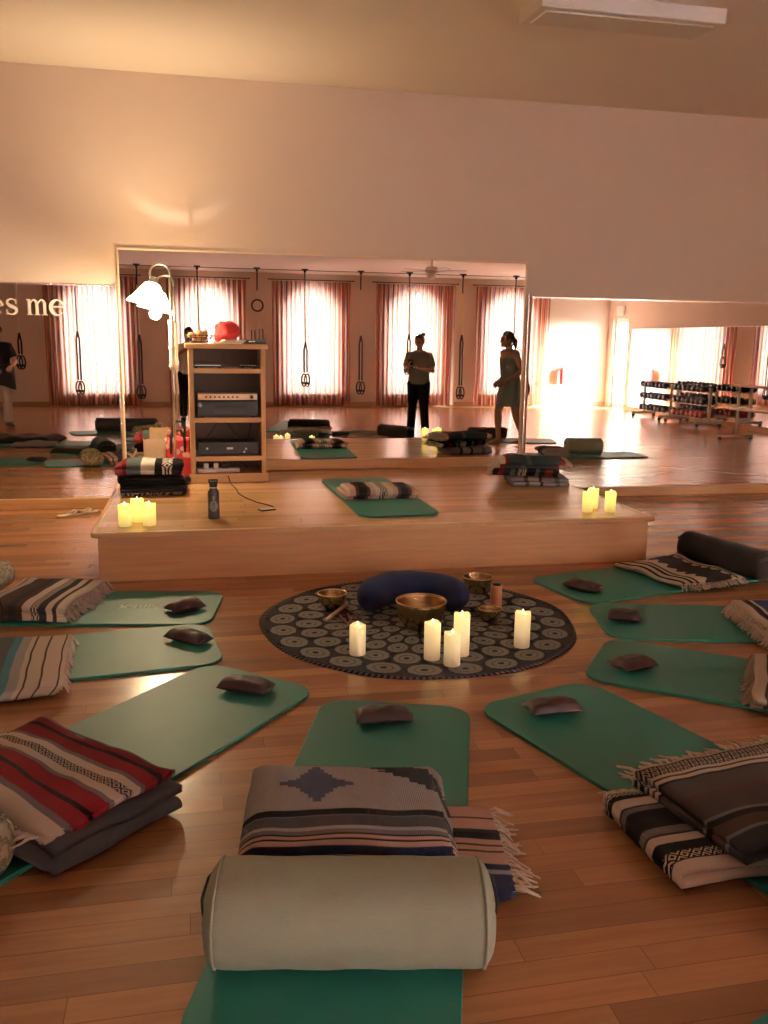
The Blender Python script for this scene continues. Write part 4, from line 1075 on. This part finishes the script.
# seen only in the mirrors
blanket('folded_blanket', 'heaped charcoal blanket on a mat seen in the left mirror', -2.35, 2.82, .15, .95, .50, 2, .10, M['char'], seed=41, wave=.02, slump=.8)
blanket('folded_blanket', 'grey mauve blanket in front of the charcoal heap in the left mirror', -2.15, 3.25, -.05, .55, .24, 2, .06, BL['mauve'], seed=42, wave=.012, slump=.7)
blanket('folded_blanket', 'brown striped blanket on the third right mat, seen in the central mirror', 2.57, 2.35, .3, .50, .34, 3, .09, BL['dark'], z=.001, seed=43)
blanket('folded_blanket', 'grey blanket laid flat on the floor, seen in the central mirror', 2.45, 2.02, .1, .75, .32, 2, .05, M['grey'], z=.001, seed=44)
blanket('folded_blanket', 'tan blanket beside the brown bolster, seen in the central mirror', 3.85, 2.75, .1, .42, .30, 2, .07, BL['tan'], seed=45)
blanket('folded_blanket', 'red and cream blanket on the mat seen in the right mirror', 4.58, 4.84, .1, .32, .36, 3, .11, BL['blue'], seed=46)
blanket('folded_blanket', 'dark blanket on the second left mat, seen in the left mirror', -1.56, 3.98, .3, .40, .40, 2, .07, M['umber'], seed=47, slump=.7)

# ------------------------------------------------------------------ bags behind the left pile
rb = NT('red_patterned_cloth'); co = rb.coord(); vo = rb.n('ShaderNodeTexVoronoi', {'Vector': co, 'Scale': 16.0}).outputs[0]
rb.pbr(rb.mix(rb.ramp(vo, [(.34, (1,1,1)), (.42, (0,0,0))]), (.50, .035, .045), (.72, .42, .36)), .7)
t = thing('tote_bag', 'red patterned tote bag with dark straps beside the shelf unit', 'bag', (-.165, 7.42, HS), .12)
def tote(u, v):
    a = 2*PI*u; s = 1-.12*v; e = .55
    cx, sx = math.cos(a), math.sin(a)
    return (.115*s*math.copysign(abs(cx)**e, cx)+.008*math.sin(v*7+a*2), .06*s*math.copysign(abs(sx)**e, sx)*(1-.45*v), .34*v)
b = MB().grid(36, 10, tote); b.face([i*11 for i in reversed(range(36))])
b.build('bag_body', rb.m, t, smooth=True, mods=[('SOLIDIFY', dict(thickness=.004))])
for sg in (-1, 1):
    MB().tube([(-.055, sg*.036, .18), (-.055, sg*.034, .335), (-.03, sg*.02, .40), (.03, sg*.02, .40), (.055, sg*.034, .335), (.055, sg*.036, .18)], [(.011, .0035)]*6, 8).build('strap', M['dark'], t)
MB().tube([(.119, -.03, .02), (.121, -.02, .16), (.112, -.01, .30)], .006, 6).build('side_piping', M['dark'], t)
t = thing('paper_bag', 'plain beige paper bag behind the left stage pile', 'bag', (-.345, 7.34, HS), .05)
def pbag(u, v):
    a = 2*PI*u; e = .3; cx, sx = math.cos(a), math.sin(a)
    return (.088*math.copysign(abs(cx)**e, cx), .05*math.copysign(abs(sx)**e, sx)*(1-.25*v), .335*v+(.004*math.sin(a*5) if v > .95 else 0))
b = MB().grid(32, 8, pbag); b.face([i*9 for i in reversed(range(32))])
b.build('bag_body', plain('kraft_paper', (.66, .50, .32), .8, bump=.1), t, mods=[('SOLIDIFY', dict(thickness=.002))])
MB().tube([(-.03, -.036, .33), (-.03, -.034, .375), (.03, -.034, .375), (.03, -.036, .33)], .003, 6).build('handle', plain('kraft_cord', (.55, .40, .25), .8), t)
t = thing('shoe', 'small dark shoe lying between the red bag and the shelf unit', 'shoe', (-.10, 7.12, HS), 1.2)
MB().ball((0, 0, .035), (.09, .036, .036), 18, 10).xf(lambda p: Vector((p.x, p.y*(1-.2*(p.x/.09)), max(0, p.z*(1 if p.x < .0 else 1-.35*p.x/.09))))).build('upper', M['dark'], t, smooth=True)
MB().tube([(-.085, 0, .006), (0, 0, .006), (.088, 0, .006)], [(.02, .006), (.037, .006), (.022, .006)], 12, ref=(0, 1, 0)).build('sole', plain('rubber_sole', (.05, .045, .04), .8), t, smooth=True)

# ------------------------------------------------------------------ flip flops
for k, (x, y, rz, lab) in enumerate(((-1.04, 7.50, .75, 'pale flip flop on the floor left of the stage, nearer one'), (-.94, 7.57, .62, 'pale flip flop on the floor left of the stage, farther one'))):
    t = thing('flip_flop', lab, 'sandal', (x, y, .001), rz, 'pair of flip flops')
    pts = [(-.125, -.02), (-.125, .02), (-.10, .033), (-.03, .03), (.05, .043), (.10, .042), (.13, .015), (.13, -.015), (.10, -.038), (.05, -.04), (-.03, -.03), (-.10, -.033)]
    MB().poly_prism(list(reversed(pts)), 0, .016).build('sole', plain('straw_sole_%d' % k, (.52, .40, .27), .8), t, bevel=.004)
    for sg in (-1, 1): MB().tube([(.085, 0, .016), (.05, sg*.022, .040), (-.01, sg*.036, .016)], [(.006, .004)]*3, 8).build('strap', plain('pale_strap_%d%d' % (k, sg), (.72, .66, .58), .6), t, smooth=True)

# ------------------------------------------------------------------ dumbbell racks and dumbbells
DB = {'blue': plain('navy_vinyl', (.022, .045, .11), .5), 'black': plain('black_vinyl', (.02, .02, .022), .5), 'red': plain('red_vinyl', (.34, .05, .05), .5)}
def db_proto(c, s):
    t = empty('dumbbell')
    for sg in (-1, 1): MB().lathe([(0, -.045*s), (.042*s, -.04*s), (.052*s, -.02*s), (.052*s, .02*s), (.042*s, .04*s), (0, .045*s)], (sg*.085*s, 0, .05*s), 8, Matrix.Rotation(PI/2, 3, 'Y')).build('weight_head', DB[c], t)
    MB().tube([(-.06*s, 0, .05*s), (.06*s, 0, .05*s)], .015*s, 8).build('handle', DB[c], t)
    return t
tiers = (('bottom', .16), ('middle', .40), ('top', .63))
cols = {(0, 0): ('blue', 'dark blue'), (0, 1): ('blue', 'dark blue'), (0, 2): ('blue', 'dark blue'), (1, 0): ('red', 'dark red'), (1, 1): ('black', 'black'), (1, 2): ('black', 'black')}
made = {}
for ri, (ya, yb, rl) in enumerate(((-1.28, -.10, 'farther from the camera'), (.02, 1.25, 'nearer the barre'))):
    t = thing('dumbbell_rack', 'white three tier dumbbell rack by the right mirror, the one %s' % rl, 'rack', (9.12, (ya+yb)/2, 0), 0, 'dumbbell racks by the right wall')
    Lr = yb-ya
    for sg in (-1, 1):
        q = MB().box((.0, sg*(Lr/2-.06), .40), (.05, .05, .62)); q.box((0, sg*(Lr/2-.06), .085), (.52, .06, .05)); q = q.build('upright', M['white'], t, bevel=.006)
        for sx in (-1, 1):
            MB().lathe([(.0, -.014), (.034, -.014), (.036, 0), (.034, .014), (0, .014)], (sx*.23, sg*(Lr/2-.06), .036), 14, Matrix.Rotation(PI/2, 3, 'X')).build('caster', M['dark'], q)
    for ti, (tn, tz) in enumerate(tiers):
        q = MB()
        for sx in (-.055, .055): q.box((sx, 0, tz-.012), (.025, Lr, .02))
        q.build('tray', M['white'], t, bevel=.003)
        cn, cl = cols[(ri, ti)]
        n_ = 7
        for k in range(n_):
            if cn not in made:
                o = made[cn] = db_proto(cn, 1.12)
            else: o = dup(made[cn])
            o.location = (9.12, (ya+yb)/2-Lr/2+.14+(Lr-.28)*k/(n_-1), tz-.001); o.rotation_euler = (0, 0, 0)
            tag(o, '%s dumbbell on the %s tier of the rack %s' % (cl, tn, rl), 'dumbbell', 'dumbbells on the %s tier, rack %s' % (tn, rl))
# portable barre
t = thing('ballet_barre', 'white free standing double ballet barre near the right mirror', 'barre', (8.42, 3.95, 0), 0)
for sg in (-1, 1):
    MB().tube([(0, sg*.85, .05), (0, sg*.85, .86)], .022, 12).build('post', M['white'], t, smooth=True)
    q = MB().tube([(-.30, sg*.85, .05), (.30, sg*.85, .05)], .024, 10); q = q.build('foot', M['white'], t, smooth=True)
    for sx in (-1, 1): MB().lathe([(0, 0), (.03, 0), (.03, .045), (0, .045)], (sx*.28, sg*.85, 0), 12).build('rubber_pad', M['dark'], q)
for z in (.48, .85): MB().tube([(0, -1.05, z), (0, 1.05, z)], .021, 12).build('rail', M['white'] if z < .6 else M['oak'], t, smooth=True)
tag(MB().poly_prism([(5.40, 5.85), (5.43, 5.84), (6.40, 6.86), (6.37, 6.88)], .0, .0012).build('floor_tape', M['white']), 'thin white line of tape on the floor, seen by the right mirror', 'tape')
# ------------------------------------------------------------------ people
M['skin'] = plain('skin', (.52, .30, .20), .5, var=.06, scale=12)
M['skindark'] = plain('tanned_skin', (.36, .19, .125), .5, var=.06, scale=12)
HAIR = {'brown': plain('brown_hair', (.10, .055, .03), .5, var=.3, scale=80, bump=.4), 'auburn': plain('auburn_hair', (.17, .075, .035), .5, var=.3, scale=80, bump=.4), 'dark': plain('dark_hair', (.03, .02, .016), .5, var=.3, scale=80, bump=.4)}
def V3(*a): return Vector(a)
def lerp(a, b, t): return Vector(a)+(Vector(b)-Vector(a))*t
def hand(m, wrist, direction, palm_n, side, curl=.5, s=1.0):
    """palm, four unequal bent fingers and a thumb leaving the side of the palm"""
    d = Vector(direction).normalized(); nrm = Vector(palm_n); nrm = (nrm-d*nrm.dot(d)).normalized(); w = d.cross(nrm)*side
    wrist = Vector(wrist)
    m.tube([wrist-d*.01, wrist+d*.03*s, wrist+d*.075*s, wrist+d*.092*s], [(.022*s, .018*s), (.032*s, .017*s), (.040*s, .015*s), (.036*s, .012*s)], 12, ref=w)
    for i, (off, ln) in enumerate(((-.030, .070), (-.010, .080), (.010, .074), (.029, .058))):
        p = wrist+d*.086*s+w*off*s; pts = [p-d*.012]; dd = d.copy()
        for j, fr in enumerate((.45, .32, .23)):
            p = p+dd*ln*fr*s; pts.append(p); dd = (dd*math.cos(curl*(.8+.3*j))+nrm*math.sin(curl*(.8+.3*j))).normalized(); 
        m.tube(pts, [.0088*s, .0092*s, .0084*s, .0066*s], 8)
    p = wrist+d*.028*s-w*.028*s; td = (d*.75-w*.75+nrm*.35).normalized()
    m.tube([p-td*.012, p+td*.028*s, p+td*.05*s+d*.008, p+td*.062*s+d*.022*s+nrm*.01], [.0125*s, .0115*s, .010*s, .0075*s], 8)
def head(m, c, yaw, pitch=0.0, s=1.0):
    R = Matrix.Rotation(yaw, 3, 'Z') @ Matrix.Rotation(pitch, 3, 'X')
    b = MB().ball((0, 0, 0), (.073, .094, .112), 24, 16)
    def f(p):
        q = p.copy(); zz = p.z/.112
        if zz < 0: q.x *= 1-.30*zz*zz; q.y = q.y*(1-.16*zz*zz)+.012*(-zz)
        if p.y > 0: q.y *= .93
        for sx in (-1, 1):
            d = (Vector((q.x-sx*.031, q.z-.004))).length
            if p.y > 0 and d < .022: q.y -= .008*(1-d/.022)
        return q
    b.xf(f)
    b.tube([(0, .083, .012), (0, .098, -.012), (0, .104, -.028), (0, .086, -.038)], [.008, .010, .0125, .008], 8)      # nose
    b.tube([(-.024, .078, -.060), (0, .089, -.058), (.024, .078, -.060)], [.004, .0075, .004], 8)                       # lips
    b.tube([(-.022, .077, -.068), (0, .088, -.068), (.022, .077, -.068)], [.004, .008, .004], 8)
    b.ball((0, .070, -.094), (.024, .02, .016), 10, 6)                                                                  # chin
    for sx in (-1, 1):
        b.ball((sx*.076, -.008, -.008), (.009, .020, .031), 10, 8)                                                      # ears
        b.tube([(sx*.048, .076, .025), (sx*.03, .086, .030), (sx*.014, .086, .026)], [.005, .006, .005], 6)             # brow
    o = len(m.v); m.v += [tuple(R @ (Vector(p)*s)+Vector(c)) for p in b.v]
    for fc in b.f: m.face([o+i for i in fc])
    return lambda p: R @ (Vector(p)*s)+Vector(c)
def person(label, x, y, rz, P, skin, hair, hair_style, top, bottom, shoes=None):
    t = thing('person', label, 'person', (x, y, 0), rz)
    m = MB()
    J = P
    # torso and neck
    pel, ch, nk = J['pelvis'], J['chest'], J['neck']
    tor = [(lerp(pel, ch, -.32), (.150, .112)), (lerp(pel, ch, 0), (.165, .125)), (lerp(pel, ch, .38), (.138, .105)), (lerp(pel, ch, .75), (.155, .115)), (Vector(ch)+V3(0, 0, .05), (.165, .112)), (Vector(ch)+V3(0, 0, .125), (.130, .085)), (Vector(ch)+V3(0, 0, .165), (.075, .06))]
    bw = J.get('build', 1.0)
    tor = [(p, (a*bw, c*bw)) for p, (a, c) in tor]
    m.tube([p for p, q in tor], [q for p, q in tor], 20, ref=(1, 0, 0))
    m.tube([Vector(ch)+V3(0, 0, .13), nk, Vector(J['head'])-V3(0, 0, .06)], [.058, .050, .048], 14)
    toworld = head(m, J['head'], J.get('look', 0), J.get('nod', 0))
    for side, sg in (('l', -1), ('r', 1)):
        sh, el, wr = J['sh_'+side], J['el_'+side], J['wr_'+side]
        m.ball(sh, .056*bw, 12, 8)
        m.tube([lerp(ch, sh, .55)+V3(0, 0, .05), sh, lerp(sh, el, .35), lerp(sh, el, .9), lerp(el, wr, .2), lerp(el, wr, .65), wr], [.055, .054, .049*bw, .038, .040, .030, .023], 12)
        m.ball(el, .037, 10, 7)
        dv = Vector(J.get('hd_'+side, Vector(wr)-Vector(el))); hand(m, wr, dv, J.get('pn_'+side, (-sg, .2, 0)), sg if J.get('flip_'+side) is None else -sg, J.get('curl_'+side, .5))
        hp, kn, an = J['hp_'+side], J['kn_'+side], J['an_'+side]
        m.tube([lerp(pel, hp, .8)+V3(0, 0, .05), hp, lerp(hp, kn, .3), lerp(hp, kn, .8), kn, lerp(kn, an, .28), lerp(kn, an, .7), an], [.085, .098*bw, .090*bw, .064, .056, .058, .041, .034], 14)
        tv = Vector(J.get('toe_'+side, (sg*.02, .16, 0))); a0 = Vector(an); base = Vector((a0.x, a0.y, a0.z-.05))
        m.tube([base-tv.normalized()*.045+V3(0, 0, .0), base+tv*.15+V3(0, 0, .012), base+tv*.65, base+tv*1.0-V3(0, 0, .008)], [.030, .036, (.036, .024), (.028, .014)], 12)
        m.tube([a0+V3(0, 0, .02), base+tv*.15], [.034, .034], 10)
    m.xf(lambda p: Vector((p.x, p.y, max(p.z, .004))))
    m.build('body', skin, t, smooth=True, mods=[('REMESH', dict(mode='VOXEL', voxel_size=.0065, use_smooth_shade=True)), ('SMOOTH', dict(factor=.5, iterations=2))])
    ey = MB()
    for sx in (-1, 1): ey.ball(toworld((sx*.031, .074, .004)), .011, 10, 7)
    ey.build('eyes', plain('eye_'+hair, (.12, .09, .07), .2), t, smooth=True)
    # hair
    h = MB().ball((0, -.012, .026), (.083, .100, .100), 24, 16)
    def hf(p):
        q = p.copy()
        if p.y > .045 and p.z < .075: q.y = .045+(p.y-.045)*.15
        if p.z < -.03 and p.y > -.03: q *= .80
        return q+Vector((mnoise.noise(p*40)*.004, mnoise.noise(p*40+Vector((3, 0, 0)))*.004, 0))
    h.xf(hf)
    if hair_style == 'bun': h.ball((.03, -.10, .10), (.036, .036, .034), 12, 8)
    if hair_style == 'tail': h.tube([(0, -.10, .03), (0, -.14, -.02), (0, -.135, -.10), (0, -.12, -.15)], [.024, .028, .022, .008], 10)
    if hair_style == 'long': h.tube([(0, -.07, .02), (0, -.085, -.08), (0, -.08, -.20)], [(.075, .04), (.07, .035), (.05, .015)], 14, ref=(1, 0, 0))
    h.xf(toworld); h.build('hair', HAIR[hair], t, smooth=True)
    # clothes
    def shell(name, tubes, mat_, vox=.011):
        b = MB()
        for pts, rad in tubes: b.tube(pts, rad, 18, ref=(1, 0, 0) if isinstance(rad[0], tuple) else None)
        b.build(name, mat_, t, smooth=True, mods=[('REMESH', dict(mode='VOXEL', voxel_size=vox, use_smooth_shade=True)), ('SMOOTH', dict(factor=.5, iterations=2))])
    g = .014
    tors = [(p, (a+g, c+g)) for p, (a, c) in tor]
    kind, tm_ = top
    if kind in ('tee', 'jumper'):
        low = lerp(pel, ch, -.18)
        tb = [([low, tors[1][0], tors[2][0], tors[3][0], tors[4][0], tors[5][0], Vector(ch)+V3(0, 0, .150)], [(.178*bw, .140*bw), tors[1][1], (tors[2][1][0]*1.08, tors[2][1][1]*1.12), tors[3][1], tors[4][1], tors[5][1], (.085, .068)])]
        for side in 'lr':
            sh, el, wr = J['sh_'+side], J['el_'+side], J['wr_'+side]
            if kind == 'tee': tb.append(([lerp(ch, sh, .5)+V3(0, 0, .05), sh, lerp(sh, el, .40), lerp(sh, el, .72)], [.058, .062*bw, .064*bw, .064*bw]))
            else: tb.append(([lerp(ch, sh, .5)+V3(0, 0, .05), sh, lerp(sh, el, .5), el, lerp(el, wr, .5), lerp(el, wr, .92)], [.064, .070*bw, .062*bw, .056, .046, .036]))
        shell('shirt', tb, tm_)
    if kind == 'dress':
        hem = J['hem']; cx = Vector((pel[0], pel[1], hem))
        tb = [([cx, lerp(cx, pel, .5), tors[1][0], tors[2][0], tors[3][0], Vector(ch)+V3(0, 0, .045)], [(.215, .195), (.205, .18), tors[1][1], (tors[2][1][0]*1.05, tors[2][1][1]*1.08), tors[3][1], tors[4][1]])]
        for sg in (-1, 1): tb.append(([Vector(ch)+V3(sg*.085, .085, .03), Vector(ch)+V3(sg*.10, .04, .13), Vector(ch)+V3(sg*.10, -.06, .12), Vector(ch)+V3(sg*.09, -.10, .03)], [.017, .017, .017, .017]))
        shell('dress', tb, tm_)
    if bottom:
        tb = [([lerp(pel, ch, -.36), tors[1][0], lerp(pel, ch, .16)], [(.160*bw, .125*bw), (tors[1][1][0], tors[1][1][1]), (.158*bw, .122*bw)])]
        for side in 'lr':
            hp, kn, an = J['hp_'+side], J['kn_'+side], J['an_'+side]
            tb.append(([lerp(pel, hp, .8)+V3(0, 0, .04), hp, lerp(hp, kn, .5), kn, lerp(kn, an, .5), lerp(kn, an, .93)], [.096, .110*bw, .092*bw, .074, .070, .068]))
        shell('trousers', tb, bottom)
    if shoes:
        for side, sg in (('l', -1), ('r', 1)):
            an = Vector(J['an_'+side]); tv = Vector(J.get('toe_'+side, (sg*.02, .16, 0))); base = Vector((an.x, an.y, .032))
            b = MB().tube([base-tv.normalized()*.055, base-tv.normalized()*.03+V3(0, 0, .02), base+tv*.3+V3(0, 0, .014), base+tv*.8, base+tv*1.13], [(.026, .03), (.042, .045), (.046, .042), (.046, .032), (.02, .02)], 14, ref=(1, 0, 0))
            b.xf(lambda p: Vector((p.x, p.y, max(.001, p.z)))); b.build('shoe', shoes, t, smooth=True)
    if 'scale' in J: t.scale = (J['scale'],)*3
    return t
def stand(**k):
    J = dict(pelvis=(0, 0, .90), chest=(0, 0, 1.22), neck=(0, -.005, 1.415), head=(0, .015, 1.515), sh_l=(-.165, 0, 1.30), sh_r=(.165, 0, 1.30), el_l=(-.225, -.02, 1.05), el_r=(.225, -.02, 1.05), wr_l=(-.22, .06, .83), wr_r=(.22, .06, .83),
             hp_l=(-.085, 0, .85), hp_r=(.085, 0, .85), kn_l=(-.095, .015, .475), kn_r=(.095, .015, .475), an_l=(-.105, -.01, .085), an_r=(.105, -.01, .085))
    J.update(k); return J
def fabric(name, c): return plain(name, c, .85, spec=.2, var=.1, scale=40, bump=.15)
blk = fabric('black_trouser_cloth', (.014, .013, .015)); greyt = fabric('taupe_jersey', (.20, .17, .15)); dres = fabric('sage_dress_cloth', (.20, .225, .20))
pale = fabric('pale_trouser_cloth', (.62, .58, .55)); dkt = fabric('dark_top_cloth', (.02, .022, .03)); wht = fabric('pale_shirt_cloth', (.62, .57, .54)); jk = fabric('grey_jacket_cloth', (.055, .06, .072)); blu = fabric('blue_bag_cloth', (.04, .07, .22))
# woman in the grey shirt, both hands on a phone before her chest
hx, hy, hz = -.10, .235, 1.135
person('woman in grey shirt and black trousers holding a phone, in the central mirror', 3.40, 2.22, .32,
       stand(build=1.0, scale=.96, look=.30, nod=-.18, el_r=(.225, .03, 1.06), wr_r=(.035, .215, 1.09), el_l=(-.215, .06, 1.06), wr_l=(-.165, .225, 1.10), hd_r=(-.9, .25, .25), hd_l=(.25, .35, .8), pn_r=(0, .2, 1), pn_l=(1, -.2, 0), curl_r=.55, curl_l=.7,
             an_l=(-.12, -.02, .085), an_r=(.125, .03, .085)),
       M['skin'], 'auburn', 'bun', ('tee', greyt), blk, fabric('dark_shoe', (.02, .018, .018)))
def phone_at(label, loc, rz, tilt):
    t = thing('smartphone', label, 'phone', loc, rz)
    MB().box((0, 0, 0), (.070, .008, .142)).build('case', M['dark'], t, bevel=.004)
    MB().box((0, -.0045, 0), (.062, .001, .128)).build('screen', plain('dark_screen', (.02, .02, .025), .1), t)
    MB().lathe([(.005, 0), (.005, .002), (0, .002)], (-.022, .004, .055), 10, Matrix.Rotation(-PI/2, 3, 'X')).build('camera_lens', M['blackmetal'], t)
    t.rotation_euler = (tilt, 0, rz); return t
c_, s_ = math.cos(.32), math.sin(.32)
px_, py_, pz_ = -.115, .265, 1.175
phone_at('dark phone held by the woman in the grey shirt', (3.40+.96*(px_*c_-py_*s_), 2.22+.96*(px_*s_+py_*c_), pz_*.96), .32, -.5)
# woman in the dress, walking to the left
person('woman in a sage sleeveless dress with bare legs, stepping left, seen in the central mirror', 4.47, 3.42, 1.35,
       stand(look=.12, pelvis=(0, 0, .89), chest=(0, .035, 1.21), neck=(0, .045, 1.405), head=(0, .085, 1.505), sh_l=(-.16, .03, 1.31), sh_r=(.16, .03, 1.31), el_l=(-.20, -.10, 1.07), wr_l=(-.17, .08, .92), el_r=(.205, -.05, 1.06), wr_r=(.17, .17, .93), hem=.55,
             kn_l=(-.085, .14, .48), an_l=(-.08, .12, .085), kn_r=(.085, -.05, .47), an_r=(.08, -.20, .10), hp_l=(-.08, .01, .84), hp_r=(.08, 0, .84)),
       M['skindark'], 'brown', 'tail', ('dress', dres), None)
t = thing('shoulder_bag', 'blue bag hanging at the back of the woman in the dress', 'bag', (4.51, 3.42, .70), 1.35)
MB().ball((0, -.20, .10), (.13, .055, .15), 18, 12).xf(lambda p: Vector((p.x, p.y, max(p.z, -.03)))).build('bag_body', blu, t, smooth=True)
MB().tube([(-.10, -.20, .18), (-.15, -.15, .42), (-.10, -.02, .70), (.0, .02, .725), (.11, -.10, .62), (.11, -.18, .30), (.10, -.20, .18)], [(.012, .004)]*7, 8).build('strap', blu, t, smooth=True)
# photographer, behind the camera, phone raised to it
person('person photographing, half hidden behind the shelf unit in the mirror, pale shirt and black trousers', -.13, -.34, -.1,
       stand(head=(0.02, .02, 1.53), nod=-.05, el_l=(-.25, .07, 1.14), wr_l=(.045, .245, 1.335), el_r=(.27, .07, 1.14), wr_r=(.175, .245, 1.335), hd_l=(.35, .12, .9), hd_r=(-.2, .12, .9), pn_l=(1, .3, 0), pn_r=(-1, .3, 0), curl_l=.45, curl_r=.45),
       M['skindark'], 'dark', 'long', ('tee', wht), blk, fabric('black_shoe', (.015, .015, .016)))
phone_at('phone raised by the photographer, hidden behind the shelf unit in the mirror', (.004, -.022, 1.40), 0, 0.0)
# person at the far left
P3 = person('person in dark top and pale trousers at the left edge of the left mirror', -3.06, .62, -.5,
       stand(build=1.1, look=.4, el_r=(.24, .06, 1.05), wr_r=(.13, .20, .98), el_l=(-.24, .03, 1.05), wr_l=(-.14, .20, .96), pn_l=(0, -1, 0), pn_r=(0, -1, 0), an_l=(-.15, .0, .085), kn_l=(-.125, .01, .475)),
       M['skin'], 'dark', 'short', ('tee', dkt), pale, fabric('grey_shoe', (.12, .12, .12)))
t = P3
b = MB()
def jac(u, v):
    a = -.5+u*(PI+1.0)-PI*.0; r = 1+.10*v+.03*math.sin(u*26)*v
    return (.215*r*math.cos(a), .175*r*math.sin(a)*.95-.0, 1.02-.36*v-.05*v*math.sin(u*7))
b.grid(40, 10, lambda u, v: jac(u, v)); JB = b.build('jacket', jk, t, smooth=True, mods=[('SOLIDIFY', dict(thickness=.02))])
MB().tube([(.17, -.06, 1.01), (.10, .19, 1.0), (-.05, .20, .98), (-.17, -.02, 1.01)], .028, 10).build('tied_sleeve', jk, JB, smooth=True)

crescent()
# ------------------------------------------------------------------ view
vs = sc.view_settings
vs.view_transform = 'Standard'; vs.look = 'None'; vs.gamma = 1; vs.use_curve_mapping = False; vs.exposure = EXPO
sc.cycles.use_denoising = True
sc.cycles.max_bounces = 14; sc.cycles.diffuse_bounces = 6; sc.cycles.glossy_bounces = 8; sc.cycles.transparent_max_bounces = 12; sc.cycles.transmission_bounces = 6
sc.cycles.sample_clamp_indirect = 6.0; sc.cycles.blur_glossy = .6
